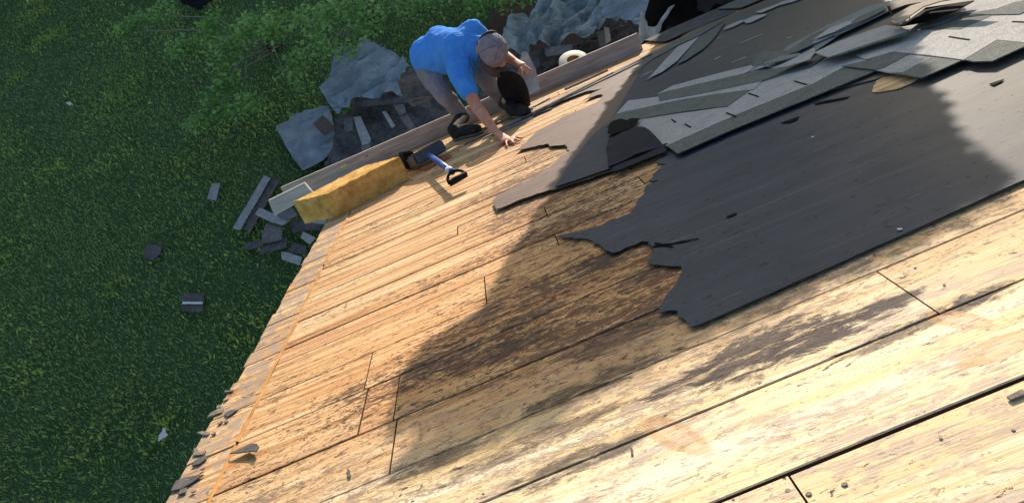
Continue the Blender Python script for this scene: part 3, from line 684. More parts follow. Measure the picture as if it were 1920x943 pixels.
# slots cut in the shingle course
for a, b in [((610, 487), (652, 503)), ((708, 402), (752, 417)), ((908, 347), (964, 363)), ((370, 517), (388, 529)), ((428, 537), (455, 551)), ((1590, 160), (1680, 174)), ((312, 622), (350, 645)), ((250, 597), (272, 598)), ((1868, 94), (1925, 96))]:
    A_, B_ = RP(c4([a, b]), .045); u = (B_-A_).normalized(); w = Vector((-u.y, u.x, 0))*.0035
    def hz(p): return p
    q = [A_-w, B_-w, B_+w, A_+w]
    # lies on the course: height found from the highest shingle underneath
    o = slab('shingle_slot', q, 0.0, .0015, 'black', house, .05)
    o['_slot'] = 1
# torn strips and debris by the toe board
def strip(p, q, w, th, mat, z=.002, nm='splinter', par=house, lab=None, **kw):
    A_, B_ = roof(*p, z), roof(*q, z); u = (B_-A_).normalized(); s = Vector((-u.y, u.x, 0))*w
    poly = [A_-s*.4, A_+(B_-A_)*.3-s, B_-s*.5, B_+s*.5, A_+(B_-A_)*.6+s, A_+s]
    return slab(nm, poly, z, th, mat, par, .06, .005, label=lab, **kw)
for p, q, w, th, m_ in [((930, 248), (1120, 150), .022, .012, 'board'), ((1000, 215), (1150, 140), .020, .018, 'scrap'), ((1040, 195), (1205, 116), .02, .010, 'back'), ((860, 262), (1000, 205), .018, .012, 'scrap'),
                        ((870, 272), (960, 232), .012, .006, 'scrapd'), ((1125, 152), (1222, 103), .03, .012, 'back'), ((905, 262), (1000, 222), .01, .010, 'gshade'), ((990, 205), (1030, 185), .03, .007, 'boardend'), ((1060, 170), (1140, 134), .012, .016, 'back'), ((955, 238), (1035, 205), .016, .010, 'scrapd')]:
    strip(p, q, w, th, m_, .016 if p[0] > 990 else .003)
# curled flap of felt
def curl():
    A_ = [(1142, 262), (1150, 246), (1163, 240), (1190, 238), (1206, 240)]
    B_ = [(1146, 326), (1170, 318), (1200, 305), (1228, 294), (1256, 285)]
    vs, fs = [], []; n = 14
    for i in range(5):
        a = roof(*A_[i], .04); b = roof(*B_[i], .022)
        for j in range(n+1):
            t = j/n; p = a.lerp(b, t); p.z = .024+.05*math.sin(pi*t*.8+.5)*(.35+.16*i)*(1-t*.6); vs.append(p)
    for i in range(4):
        for j in range(n): a = i*(n+1)+j; fs.append((a, a+1, a+n+2, a+n+1))
    o = link('felt_flap', mesh('felt_flap', vs, fs, True), 'feltdark', house, label='curled up flap of black felt left of the shingles')
    md = o.modifiers.new('t', 'SOLIDIFY'); md.thickness = .003; s = o.modifiers.new('s', 'SUBSURF'); s.levels = s.render_levels = 1
curl()
slab('felt_tear_shade', RP([(1146, 268), (1148, 250), (1157, 243), (1170, 240), (1182, 243), (1190, 239), (1206, 240), (1202, 247), (1192, 257), (1185, 262), (1172, 264), (1158, 270)]), .05, .002, 'black', house, .04, .004)  # black lip painting the shadowed hole at the flap's upper edge
slab('felt_tear_shade', RP([(1148, 326), (1200, 303), (1257, 283), (1235, 283), (1200, 296), (1160, 312)]), .026, .002, 'black', house, .04, .003)  # black band painting the shade along the flap's lower edge
slab('felt_flap', RP([(1147, 266), (1165, 258), (1200, 258), (1257, 284), (1200, 305), (1146, 326), (1142, 296)]), .034, .003, 'feltdark', house, .04, .003, lambda x, y: .012*nz(x, y, 8))  # flap laid again in darker felt to paint its shaded face
# bare wood showing through a hole in the felt on the right
slab('wood_patch', RP(c4([(1255, 420), (1275, 370), (1340, 345), (1480, 345), (1455, 368), (1380, 405), (1300, 422)])), .0125, .003, 'wood', house, .05, .01)
for pl in ([(1035, 412), (1060, 395), (1240, 335), (1330, 318), (1330, 330), (1180, 378)], [(855, 555), (900, 540), (935, 526), (930, 540), (890, 556)], [(1000, 470), (1060, 455), (1160, 440), (1150, 446), (1060, 464), (1010, 473)], [(1770, 388), (1835, 366), (1825, 378), (1790, 395)]):
    slab('felt_tear_shade', RP(c4(pl)), .0135, .0015, 'black', house, .04, .002)
for p, q, w in [((1225, 463), (1310, 448), .006), ((1228, 456), (1262, 464), .004), ((1362, 408), (1380, 401), .006)]:
    strip(p, q, w, .0015, 'black', .0135, 'felt_tear_shade')
for p, q in [((1387, 82), (1431, 64)), ((1372, 118), (1398, 108)), ((1345, 73), (1358, 67)), ((1341, 112), (1352, 106)), ((1683, 430), (1692, 430)), ((1200, 145), (1224, 133)), ((1100, 128), (1112, 122)), ((1476, 72), (1484, 70)), ((1522, 258), (1528, 256))]:
    strip(p, q, .004, .0015, 'white', .030 if p[1] < 200 else .013, 'felt_scar')
# nail heads on the near boards and stubs along rafter lines
def nail_mesh(r, h):
    bm = bmesh.new(); bmesh.ops.create_cone(bm, cap_ends=True, segments=10, radius1=r, radius2=r*.8, depth=h); return bm_mesh('nail_head', bm, False)
nm_ = nail_mesh(.0058, .0012); nms = nail_mesh(.0032, .001)
def nail(p, me, tilt=0):
    o = link('nail_head', me, 'nail', house); o.location = (p.x, p.y, p.z+.0008); o.rotation_euler = (random.uniform(-.2, .2)-tilt*.4, random.uniform(-.2, .2), 0); return o
for q in [(1583, 908), (1478, 920), (1516, 926), (751, 928), (845, 720), (725, 706), (843, 849), (908, 925), (774, 941), (792, 910), (422, 886)]: nail(roof(*q), nm_)
for i in range(9, len(cour)-1):
    for k in range(8):
        for s in (.3, .72):
            x = -.92+k*.406+random.uniform(-.02, .02); d = cour[i]+(cour[i+1]-cour[i])*s+EX*x+random.uniform(-.02, .02)
            if random.random() < .55 and not (x > .1 and 1.7 < d): nail(Vector((x, d, .001)), nms)
for q in [(1215, 797), (1612, 803), (1683, 692), (1265, 830), (1228, 826), (1570, 688), (1580, 690), (1764, 822), (1900, 806), (1880, 555), (1375, 938), (1492, 824), (1300, 810), (1748, 660)]: nail(roof(*q), nms)

# ---- loose scraps along the rake and on the boards ------------------
def scrap(pts, mat, label, z=.002, th=.004, zf=None, cat='shingle scrap', group=None, nm='shingle_scrap'):
    P_ = RP(pts); c = sum(P_, Vector())/len(P_); c.z = 0
    v = [(p-c) for p in P_]; mw = RM.copy(); mw.translation = W(c)
    return slab(nm, v, z, th, mat, None, .03, .002, zf, matrix=mw, label=label, cat=cat, group=group)
def c6(pts): return [(280+a/3.584, 680+b/3.584) for a, b in pts]
scrap(c6([(560, 635), (640, 600), (700, 572), (745, 580), (765, 605), (745, 635), (700, 628), (620, 632)]), 'scrapd', 'dark grey pointed shingle scrap lying on the boards near the lower left corner', zf=lambda x, y: .012+.15*max(0, x))
scrap(c6([(150, 868), (185, 800), (250, 775), (350, 762), (372, 758), (300, 805), (230, 850)]), 'scrapd', 'largest dark shingle scrap on the rake edge at the bottom of the picture')
scrap(c6([(395, 372), (415, 345), (470, 315), (505, 318), (490, 340), (430, 362)]), 'scrap', 'brown splintered scrap overhanging the rake edge above the other scraps')
scrap(c6([(325, 475), (360, 465), (412, 475), (400, 490), (370, 495)]), 'scrap', 'small curled bark-like scrap at the rake edge just below the brown splinter')
scrap(c6([(290, 700), (310, 665), (385, 628), (390, 645), (345, 685)]), 'scrapd', 'narrow dark scrap on the rake boards above the largest dark scrap')
scrap(c6([(195, 895), (215, 860), (255, 845), (250, 875)]), 'scrapd', 'small dark chip right under the largest scrap on the rake')
scrap(c6([(508, 205), (515, 192), (568, 190), (565, 200)]), 'scrapd', 'thin dark sliver at the very top of the scraps along the rake edge')
scrap(c6([(510, 350), (545, 325), (600, 322), (560, 352), (525, 372)]), 'scrapd', 'dark flake beside the orange line level with the brown splinter')
scrap(c6([(300, 630), (310, 575), (330, 590), (340, 612), (385, 600), (370, 620), (335, 628)]), 'scrap', 'grey curled flake at the rake edge between the two groups of scraps')
for i, (a, b) in enumerate([(470, 300), (440, 480), (250, 790), (360, 720), (300, 870), (480, 410), (520, 250), (330, 760), (520, 400)]):
    x, y = c6([(a, b)])[0]; r = random.uniform(3, 6)
    scrap([(x+cos(t)*r*random.uniform(.6, 1.3), y+sin(t)*r*.45*random.uniform(.6, 1.3)-cos(t)*r*.35) for t in np.linspace(0, 2*pi, 7)[:-1]], 'scrap', 'small weathered wood chip lying on the grey rake boards', group='wood chips along the rake edge', cat='wood chip', nm='wood_chip')
scrap([(1888, 748), (1915, 735), (1925, 737), (1922, 744), (1895, 754)], 'scrap', 'short wood sliver on the cream boards at the right edge', cat='wood sliver', nm='wood_sliver')
for q, lab in [((655, 888), 'tiny upright chip standing on the boards at the lower left'), ((1185, 848), 'bent grey chip on the cream boards in the foreground')]:
    x, y = q
    scrap([(x-3, y-9), (x+2, y-4), (x+4, y+7), (x-1, y+9)], 'scrapd', lab, th=.003, cat='wood chip', nm='wood_chip')

# fix slots: put each just on top of the shingle under it
dg = bpy.context.evaluated_depsgraph_get(); dg.update()
slots = [o for o in house.children if o.get('_slot')]
shs = [o for o in house.children if o.name.startswith('shingle') and not o.get('_slot')]
for o in slots:
    c = sum((v.co for v in o.data.vertices), Vector())/len(o.data.vertices); best = 0
    for s_ in shs:
        for dx, dy in ((0, 0), (.01, 0), (-.01, 0), (0, .01)):
            h = s_.ray_cast(Vector((c.x+dx, c.y+dy, 1)), Vector((0, 0, -1)))
            if h[0]: best = max(best, h[1].z)
    for v in o.data.vertices: v.co.z += best+.0012
    del o['_slot']

# ------------------------------------------------------------------ toe board
def toe():
    a = roof(1206, 94); b = roof(763, 285); 
    u = (a-b).normalized(); left = roof(517, 403)
    # extend to the left end
    L0 = b + u*((left-b).dot(u)); L0 = b-u*1.03
    t = empty('toe_board', 'long grey weathered plank standing on edge as a toe board along the eave', 'plank', L0)
    Ln = (a-L0).length; ang = atan2(u.y, u.x)
    bm = bmesh.new(); n = 40; hgt = .135; th = .036
    vs = []
    for i in range(n+1):
        x = Ln*i/n; wv = .004*nz(x, 0, 2); 
        for (yy, zz) in ((0, .003), (0, hgt-.003), (.003, hgt), (th-.003, hgt), (th, hgt-.003), (th, .003)): vs.append((x, yy+wv, zz+.0015*nz(x, zz, 9)))
    fs = []
    for i in range(n):
        for k in range(6): k2 = (k+1) % 6; fs.append((i*6+k, i*6+k2, (i+1)*6+k2, (i+1)*6+k))
    fs += [tuple(range(6)), tuple(range(n*6, n*6+6))[::-1]]
    bm.free(); me = mesh('board', vs, fs); bm = bmesh.new(); bm.from_mesh(me); bmesh.ops.recalc_face_normals(bm, faces=bm.faces); bm.to_mesh(me); bm.free()
    o = link('board', me, 'board', t); o.rotation_euler = (0, 0, ang)
    for x in (.25, 1.3, 2.4):      # short brackets behind it
        b2 = box_bm((x, th+.05, .05), (.03, .09, .09), .003); o = link('bracket', bm_mesh('bracket', b2), 'steel', t); o.rotation_euler = (0, 0, ang)
    return t, L0, u, ang, Ln, hgt
toeo, TL, TU, TANG, TLN, THG = toe()
# pale offcut at the left end
def offcut():
    P_ = [atd(x, y, 5.55) for x, y in [(505, 374), (572, 341), (590, 362), (517, 403)]]
    c = sum(P_, Vector())/4; t = empty('board_offcut', 'pale grey end of a plank sticking out past the roof corner beside the foam block', 'plank', c)
    nrm = (P_[1]-P_[0]).cross(P_[3]-P_[0]).normalized()*.035
    vs = [p-c for p in P_]+[p-c-nrm for p in P_]
    me = mesh('plank_end', vs, [(0, 1, 2, 3), (7, 6, 5, 4), (0, 4, 5, 1), (1, 5, 6, 2), (2, 6, 7, 3), (3, 7, 4, 0)])
    link('plank_end', me, 'boardend', t)
offcut()
for q, s, m_, nmx, lab, cat in [((645, 311), (.075, .03, .03), 'yellow', 'foam_scrap', 'small pale yellow foam scrap on top of the toe board', 'foam scrap'), ((687, 292), (.04, .03, .035), 'pink', 'plastic_clip', 'small faded pink plastic piece on top of the toe board', 'plastic piece')]:
    c = atd(*q, 5.86); mw = RM.copy(); mw.translation = W(c)
    b = box_bm((0, 0, 0), s, .008, Matrix.Rotation(TANG, 4, 'Z'), seg=2)
    link(nmx, bm_mesh(nmx, b, True), m_, matrix=mw, label=lab, cat=cat)

# ------------------------------------------------------------------ foam block
def foam():
    nb = roof(621, 403); z1 = .165
    n_t = roof(611, 364, z1); r_t = roof(750, 293, z1); l_t = roof(548, 379, z1)
    rb = r_t; 
    U = (r_t-n_t); V = (l_t-n_t)
    o0 = n_t.copy(); o0.z = 0
    t = empty('foam_block', 'thick yellow foam block with crumbly torn edges lying at the eave corner', 'foam block', o0)
    nx, ny, nzv = 44, 26, 9; bm = bmesh.new(); idx = {}
    def P(i, j, k):
        a, b, c = i/nx, j/ny, k/nzv
        p = U*a + V*b + Vector((0, 0, z1*c))
        q = p*9; p = p + Vector((noise.noise(q), noise.noise(q+Vector((7, 0, 0))), noise.noise(q+Vector((0, 9, 0)))))*.002
        q = p*34
        e = sum((i in (0, nx), j in (0, ny), k in (0, nzv)))
        p += Vector((noise.noise(q), noise.noise(q+Vector((7, 0, 0))), noise.noise(q+Vector((0, 9, 0)))))*(.003 if e < 2 else .005)
        if e >= 2: p += (U*.5+V*.5+Vector((0, 0, z1*.5))-p)*.012
        if k == nzv: p.z -= .012*(1-4*(a-.5)**2)*0 
        return p
    def V_(i, j, k):
        if (i, j, k) not in idx: idx[i, j, k] = bm.verts.new(P(i, j, k))
        return idx[i, j, k]
    for i in range(nx):
        for j in range(ny):
            for k in (0, nzv): bm.faces.new((V_(i, j, k), V_(i+1, j, k), V_(i+1, j+1, k), V_(i, j+1, k)))
    for i in range(nx):
        for k in range(nzv):
            for j in (0, ny): bm.faces.new((V_(i, j, k), V_(i+1, j, k), V_(i+1, j, k+1), V_(i, j, k+1)))
    for j in range(ny):
        for k in range(nzv):
            for i in (0, nx): bm.faces.new((V_(i, j, k), V_(i, j+1, k), V_(i, j+1, k+1), V_(i, j, k+1)))
    link('foam', bm_mesh('foam', bm, False), 'foam', t)
foam()

# ------------------------------------------------------------------ shingle remover tool
def tool():
    c = roof(808, 300)
    t = empty('shingle_remover', 'blue handled shingle remover with a dark steel toothed head and black grip on the boards', 'hand tool', c)
    def L(p): return p-c
    a, b = roof(775, 303, .07), roof(826, 276, .07)
    u = (b-a).normalized(); s = Vector((-u.y, u.x, 0))
    rot = Matrix.Rotation(atan2(u.y, u.x), 4, 'Z')
    mid = (a+b)/2-c
    bm = box_bm(mid+s*.03+Vector((0, 0, -.005)), ((b-a).length+.02, .20, .085), .012, rot @ Matrix.Rotation(radians(-12), 4, 'X'), seg=2)
    link('head', bm_mesh('head', bm), 'steel', t)
    bm = bmesh.new(); n = 12
    for i in range(n):
        p = a.lerp(b, (i+.4)/n)-c-s*.115; p.z = .018
        box_bm(p, (.010, .075, .005), 0, rot @ Matrix.Rotation(radians(10), 4, 'X'), bm)
    bmx = bm_mesh('teeth', bm); link('teeth', bmx, 'copper', t)
    bm = box_bm(mid+s*.15-u*.10+Vector((0, 0, .0)), (.08, .10, .12), .01, rot @ Matrix.Rotation(radians(20), 4, 'Y')); link('fulcrum_wedge', bm_mesh('fulcrum_wedge', bm), 'blackrub', t)
    s0 = roof(806, 292, .095)-c; s1 = roof(848, 323, .10)-c
    tube('handle', [tuple(s0), tuple(s0.lerp(s1, .5)), tuple(s1)], [.017, .019, .017], 'blue', t, 14)
    tube('ferrule', [tuple(s0.lerp(s1, .86)), tuple(s0.lerp(s1, .97))], [.021, .021], 'bright', t, 14)
    g0 = roof(842, 345, .06)-c; g1 = roof(875, 326, .07)-c
    tube('grip', [tuple(g0), tuple(g0.lerp(g1, .5)), tuple(g1)], [.017, .018, .017], 'blackrub', t, 14)
    gm = (g0+g1)/2; pts = []
    for k in range(11):
        q = pi*k/10; pts.append(tuple(gm-(g1-g0)*.5*cos(q)*.95+(s1-gm)*sin(q)*1.05))
    tube('grip_yoke', pts, .0085, 'blackrub', t, 10)
tool()

# ------------------------------------------------------------------ tape roll behind the toe board
def roll():
    c = atd(1076, 117, 6.0); 
    t = empty('tape_roll', 'cream coloured roll of tape showing above the toe board', 'tape roll', c)
    vs, fs = [], []; n = 40; ro, ri, w = .118, .055, .045
    ax = Vector((.15, -.55, .8)).normalized(); a = ax.cross(Vector((1, 0, 0))).normalized(); b = ax.cross(a)
    for i in range(n):
        q = 2*pi*i/n; e = a*cos(q)+b*sin(q)
        for r, z in ((ri, -w/2), (ro-.004, -w/2), (ro, -w/2+.004), (ro, w/2-.004), (ro-.004, w/2), (ri, w/2)): vs.append(e*r+ax*z)
    for i in range(n):
        for k in range(6):
            if k == 5: continue
            j = (i+1) % n; fs.append((i*6+k, i*6+k+1, j*6+k+1, j*6+k))
    link('tape', mesh('tape', vs, fs, True), 'cream', t)
    vs, fs = [], []
    for i in range(n):
        q = 2*pi*i/n; e = a*cos(q)+b*sin(q)
        for r, z in ((ri-.005, -w/2), (ri-.005, w/2), (ri, w/2), (ri, -w/2)): vs.append(e*r+ax*z)
    for i in range(n):
        for k in range(4): j = (i+1) % n; fs.append((i*4+k, i*4+(k+1) % 4, j*4+(k+1) % 4, j*4+k))
    link('core', mesh('core', vs, fs, True), 'cardboard', t)
roll()

# ------------------------------------------------------------------ tarps and debris beyond the eave
def ridged(x, y, s, o): return 1-abs(nz(x, y, s, o))*2
def crumple(a, s1=2.2, s2=6.0, o=0.0):
    th = o*1.7; ct, st = cos(th), sin(th)
    def f1(x, y, s, k):
        return noise.voronoi(Vector((x*s, y*s, o*3+k)))[0][0]
    def g(x, y):
        wx = x+.22*nz(x, y, 1.6, o)+.06*nz(x, y, 5, o+1); wy = y+.22*nz(x, y, 1.6, o+6)+.06*nz(x, y, 5, o+7)
        u, v = (wx*ct+wy*st)*.55, (-wx*st+wy*ct)*1.25
        return a*(1.15*f1(u, v, s1, 0)+.42*f1(u, v, s2, 1)+.12*f1(wx, wy, s2*2.3, 2)+.5*nz(x, y, .9, o)-.5)
    return g
def crumple_tri(a, s1=2.2, s2=6.0, o=0.0):
    rr = random.Random(int(o*10)+5); ws = []; main = rr.uniform(0, pi)
    for k in range(9):
        t = (main+rr.uniform(-.45, .45)) if k % 3 else rr.uniform(0, pi); f = (s1 if k < 3 else s2)*rr.uniform(.6, 1.2); ws.append((cos(t)*f, sin(t)*f, rr.random(), a*(.30 if k < 3 else .17), rr.uniform(2, 9)))
    def fold(x, y):
        h = 0
        for cx, cy, ph, am, oo in ws:
            wx = x+.16*nz(x, y, 1.1, oo); wy = y+.16*nz(x, y, 1.3, oo+4)
            v = (wx*cx+wy*cy)*.5+ph+.35*nz(x, y, .8, oo+7); m = max(0, .35+1.1*nz(x, y, 1.7, oo+2)); h += am*1.3*(1-(((v % 1)*2-1)**2+.02)**.5*2)*m
        return h+a*.04*nz(x, y, 16, o)+a*.35*nz(x, y, .9, o)
    return fold
def crumple_old(a, s1=2.2, s2=6.0, o=0.0):
    return lambda x, y: a*(ridged(x+.35*nz(x, y, 1.5, o+5), y, s1, o)*.65+ridged(x, y+.2*nz(x, y, 3, o+2), s2, o+3)*.3+.10*nz(x, y, 14, o))
def level_sheet(name, pts, z, mat, label, cat, amp=.15, res=.05, s=(2.6, 8), group=None, off=0.0, slope=None, thick=.004, smooth=False, jag=.008):
    P_ = [atz(x, y, z) for x, y in pts]; c = sum(P_, Vector())/len(P_); c.z = z
    f = crumple(amp, s[0], s[1], off)
    def zf(x, y): return f(x, y)+(slope(x, y) if slope else 0)
    return slab(name, [p-c for p in P_], 0, thick, mat, None, res, jag, zf, smooth, matrix=Matrix.Translation(c), label=label, cat=cat, group=group)
r4 = lambda pts: [(500+a/5.892, 180+b/5.892) for a, b in pts]
r2 = lambda pts: [(500+a/2.4825, 60+b/2.4825) for a, b in pts]
r5 = lambda pts: [(420+a/3.625, 300+b/3.625) for a, b in pts]
level_sheet('tarpaulin', r4([(120, 370), (180, 310), (240, 295), (285, 218), (480, 185), (690, 140), (740, 250), (760, 380), (770, 560), (650, 740), (430, 865), (300, 700), (200, 540)]), ZG+.12, 'tarp', 'flat blue grey tarpaulin lying on the grass beside the pile of debris', 'tarpaulin', .10, .035, (2.4, 7), smooth=True)
level_sheet('tarpaulin', r2([(265, 290), (300, 240), (325, 165), (320, 100), (420, 90), (430, 75), (480, 82), (560, 100), (640, 130), (688, 195), (640, 235), (650, 290), (520, 312), (420, 315), (410, 392), (330, 390), (300, 350)]), ZG+.75, 'tarp', 'crumpled blue grey tarpaulin heaped over the shrubs left of the worker', 'tarpaulin', .24, .028, (3.0, 8), off=4, smooth=True)
level_sheet('tarpaulin', [(946, 92), (960, 70), (985, 38), (1010, 12), (1040, -25), (1215, -25), (1203, 40), (1200, 66), (1186, 50), (1165, 40), (1140, 42), (1122, 60), (1108, 84), (1060, 95), (1010, 110), (960, 112)], ZG+1.5, 'tarpdark', 'large crumpled slate grey tarpaulin between the worker and the house', 'tarpaulin', .28, .028, (3.0, 8), off=8, smooth=True)
level_sheet('tarpaulin', [(1120, 45), (1140, 12), (1165, -20), (1230, -20), (1212, 40), (1203, 62), (1185, 46), (1160, 36)], ZG+1.75, 'tarp', 'brighter blue tarpaulin fold hanging at the top beside the dark recess', 'tarpaulin', .16, .03, (3.4, 8), off=11, smooth=True)
level_sheet('debris_sheet', r2([(405, 310), (520, 300), (650, 288), (640, 225), (700, 180), (800, 300), (900, 400), (1000, 420), (980, 520), (700, 560), (500, 640), (300, 700), (270, 620), (315, 560), (330, 480), (320, 410), (370, 388), (405, 392)]), ZG+.35, 'dshade', 'dark heap of torn felt under the loose shingles between the tarpaulins', 'felt heap', .14, .05, (2, 6), off=3, smooth=False)
level_sheet('debris_sheet', [(930, 100), (1000, 108), (1060, 93), (1108, 82), (1122, 58), (1142, 40), (1200, 62), (1215, 110), (1100, 170), (960, 220), (900, 200)], ZG+1.15, 'dshade', 'dark heap of torn roofing material behind the right half of the toe board', 'felt heap', .2, .05, (2, 6), off=6, smooth=False)
level_sheet('sack', r2([(640, 290), (645, 235), (680, 200), (720, 215), (760, 280), (790, 320), (770, 370), (700, 390), (650, 350)]), ZG+1.25, 'bshade', 'dark brown crumpled sack next to the worker\'s leg', 'sack', .22, .03, (3, 7), off=9)
def loose(pts, z, mat, lab, grp=None, amp=.01, nm='loose_shingle', cat='shingle'):
    return level_sheet(nm, pts, z, mat, lab, cat, amp, .12, (2, 5), grp, random.uniform(0, 9), None, .006, False, .006)
for pts_, z_, m_, lab in [
    (r2([(215, 430), (262, 388), (322, 450), (270, 487)]), ZG+.30, 'bshade', 'square brown shingle lying on the corner of the flat tarpaulin'),
    (r2([(358, 400), (402, 395), (402, 460), (366, 472)]), ZG+.66, 'pshade', 'short purple grey shingle at the left of the debris heap'),
    (r2([(405, 400), (438, 395), (486, 500), (482, 520), (446, 530), (425, 470)]), ZG+.68, 'gshade', 'long grey shingle strip leaning toward the toe board in the debris heap'),
    (r2([(440, 535), (482, 525), (490, 570), (455, 580)]), ZG+.7, 'pshade', 'grey shingle piece just behind the pink plastic piece'),
    (r2([(538, 375), (556, 372), (600, 440), (584, 452)]), ZG+.70, 'gshade', 'narrow pale sliver in the middle of the debris heap'),
    (r2([(588, 342), (640, 338), (652, 380), (618, 392)]), ZG+.72, 'pshade', 'small shingle next to the sack in the debris heap'),
    (r2([(618, 392), (655, 385), (700, 455), (672, 478)]), ZG+.70, 'pshade', 'purple grey shingle below the small shingle near the sack'),
    (r2([(415, 318), (580, 308), (640, 300), (642, 330), (500, 345), (414, 350)]), ZG+.74, 'dshade', 'wide dark shingle at the back edge of the debris heap'),
    (r5([(275, 108), (320, 125), (110, 480), (62, 465)]), ZG+.16, 'gshade', 'long blue grey shingle strip lying slanted on the grass'),
    (r5([(328, 120), (366, 132), (165, 482), (130, 470)]), ZG+.13, 'dshade', 'dark shingle strip lying right beside the long slanted grey strip'),
    (r5([(366, 130), (382, 140), (178, 502), (160, 490)]), ZG+.14, 'bshade', 'thin brown edged strip right of the dark slanted strip'),
    (r5([(245, 328), (350, 372), (450, 412), (398, 447), (300, 415), (213, 372)]), ZG+.28, 'gshade', 'grey shingle lying across the top of the pile below the plank end'),
    (r5([(290, 430), (400, 462), (390, 545), (320, 560), (255, 570), (262, 510)]), ZG+.24, 'pshade', 'square grey shingle in the middle of the pile near the roof corner'),
    (r5([(430, 530), (425, 595), (340, 620), (245, 642), (240, 620), (300, 572)]), ZG+.20, 'dshade', 'dark curved shingle at the bottom of the pile near the roof corner'),
    (r5([(392, 635), (410, 625), (532, 662), (515, 718), (395, 680)]), ZG+.22, 'gshade', 'grey shingle lowest in the pile, touching the roof edge'),
    (r5([(540, 488), (622, 530), (585, 578), (522, 530)]), ZG+.3, 'gshade', 'small grey shingle half hidden by the rake edge'),
    (r5([(135, 572), (250, 545), (262, 592), (150, 617)]), ZG+.10, 'dshade', 'dark green tinted shingle left of the pile on the grass'),
    (r5([(440, 420), (560, 400), (700, 380), (640, 480), (540, 480), (470, 500)]), ZG+.18, 'dshade', 'broad dark shingle under the small grey one by the rake edge'),
    (r5([(360, 380), (470, 330), (500, 380), (440, 412)]), ZG+.30, 'pshade', 'purple grey shingle tucked under the plank end'),
    (r5([(470, 560), (560, 590), (560, 650), (430, 625)]), ZG+.15, 'dshade', 'dark shingle between the lowest grey shingle and the pile'),
    (r5([(600, 380), (700, 360), (690, 440), (600, 430)]), ZG+.33, 'gshade', 'grey shingle just below the foam block'),
    ([(389, 374), (398, 345), (414, 344), (406, 377)], ZG+.10, 'gshade', 'single small grey shingle lying alone on the grass'),
    ([(340, 552), (384, 550), (380, 586), (342, 584)], ZG+.07, 'dshade', 'dark square shingle alone on the grass with a pale strip on it'),
    ([(343, 566), (380, 566), (380, 570), (343, 570)], ZG+.095, 'white', 'pale strip across the lone dark square shingle'),
    ([(555, 345), (575, 330), (603, 320), (600, 335), (585, 352), (570, 362)], ZG+1.0, 'bshade', 'brown grey shingle behind the left end of the foam block'),
    ([(970, 112), (1010, 106), (1012, 128), (980, 135)], ZG+1.55, 'dshade', 'dark shingle under the edge of the slate tarpaulin'),
    ([(1020, 92), (1075, 84), (1072, 100), (1025, 108)], ZG+1.6, 'pshade', 'purple shingle behind the tape roll'),
    ([(1120, 62), (1132, 58), (1140, 100), (1128, 104)], ZG+1.65, 'bshade', 'upright brown shard in the dark gap below the tarpaulin'),
    ([(1133, 52), (1142, 54), (1146, 78), (1136, 84)], ZG+1.72, 'back', 'pale tan splinter in the dark gap below the tarpaulin'),
]:
    loose(pts_, z_, m_, lab)
# litter on the lawn
for pts_, lab in [([(300, 816), (306, 812), (308, 806), (313, 804), (315, 814), (319, 818), (310, 821), (300, 830)], 'white scrap of wrapping lying on the lawn near the rake edge'), ([(126, 195), (133, 193), (139, 198), (131, 200)], 'tiny white scrap on the lawn at the upper left')]:
    level_sheet('litter', pts_, ZG+.10, 'white', lab, 'litter', .05, .03, (9, 20), off=2)
level_sheet('dark_dish', [(272, 468), (285, 460), (305, 462), (302, 478), (285, 490), (272, 484)], ZG+.06, 'dshade', 'dark flat scrap half sunk in the grass left of the shingle pile', 'scrap', .04, .05, (4, 9), off=5)
level_sheet('dark_hole', [(330, -8), (345, 12), (372, 20), (395, 10), (410, -8)], ZG+.25, 'black', 'black patch under the branches at the top edge', 'plastic heap', .1, .05, (4, 9), off=7)  # black sheet laid as a dark hole under the branches

# dark recess at the top right: navy sheeting hung behind the eave, black sheet painting its deep shade
def hang(name, pts, d, mat, lab, cat, amp=.05, res=.06, sc=(7, 1.2), off=0.0):
    """roughly upright sheet facing up the slope at slope distance d"""
    P_ = [W(atd(x, y, d)) for x, y in pts]; c = sum(P_, Vector())/len(P_)
    q = [(p.x-c.x, p.z-c.z) for p in P_]; v2, tr = fill(q, res, .01)
    vs = [Vector((p.x, amp*(nz(p.x*sc[0], p.y*sc[1], 1, off)+.5*nz(p.x*sc[0]*2, p.y*sc[1]*2, 1, off+3)), p.y)) for p in v2]
    o = link(name, mesh(name, vs, [tuple(t) for t in tr], True), mat, matrix=Matrix.Translation(c), label=lab, cat=cat)
    md = o.modifiers.new('t', 'SOLIDIFY'); md.thickness = .004; return o
hang('recess_sheet', [(1198, 112), (1194, -40), (1560, -60), (1560, 30), (1480, 30), (1350, 75), (1250, 115)], 6.9, 'black', 'black sheet standing in for the deep shade of the recess beyond the eave', 'plastic sheet', .10)
hang('recess_sheet', [(1297, -30), (1405, -40), (1402, 28), (1382, 36), (1372, 14), (1340, 6), (1330, 26), (1320, 24), (1306, 20)], 6.62, 'navy', 'dark navy sheet with an arched lower edge in the recess', 'plastic sheet', .04, off=3)
hang('recess_sheet', [(1246, 44), (1275, 50), (1305, 62), (1298, 78), (1250, 90)], 6.58, 'navy', 'small dark blue sheet low in the recess beside the cloudy plastic', 'plastic sheet', .04, off=4)
hang('recess_sheet', [(1196, 10), (1204, 22), (1216, 50), (1224, 52), (1233, 50), (1242, 30), (1249, 10), (1262, 6), (1256, 18), (1245, 45), (1238, 78), (1228, 80), (1216, 76), (1206, 92), (1199, 80)], 6.50, 'clear', 'cloudy translucent plastic hanging in a V shape beside the end of the toe board', 'plastic sheet', .04, .03, off=5)

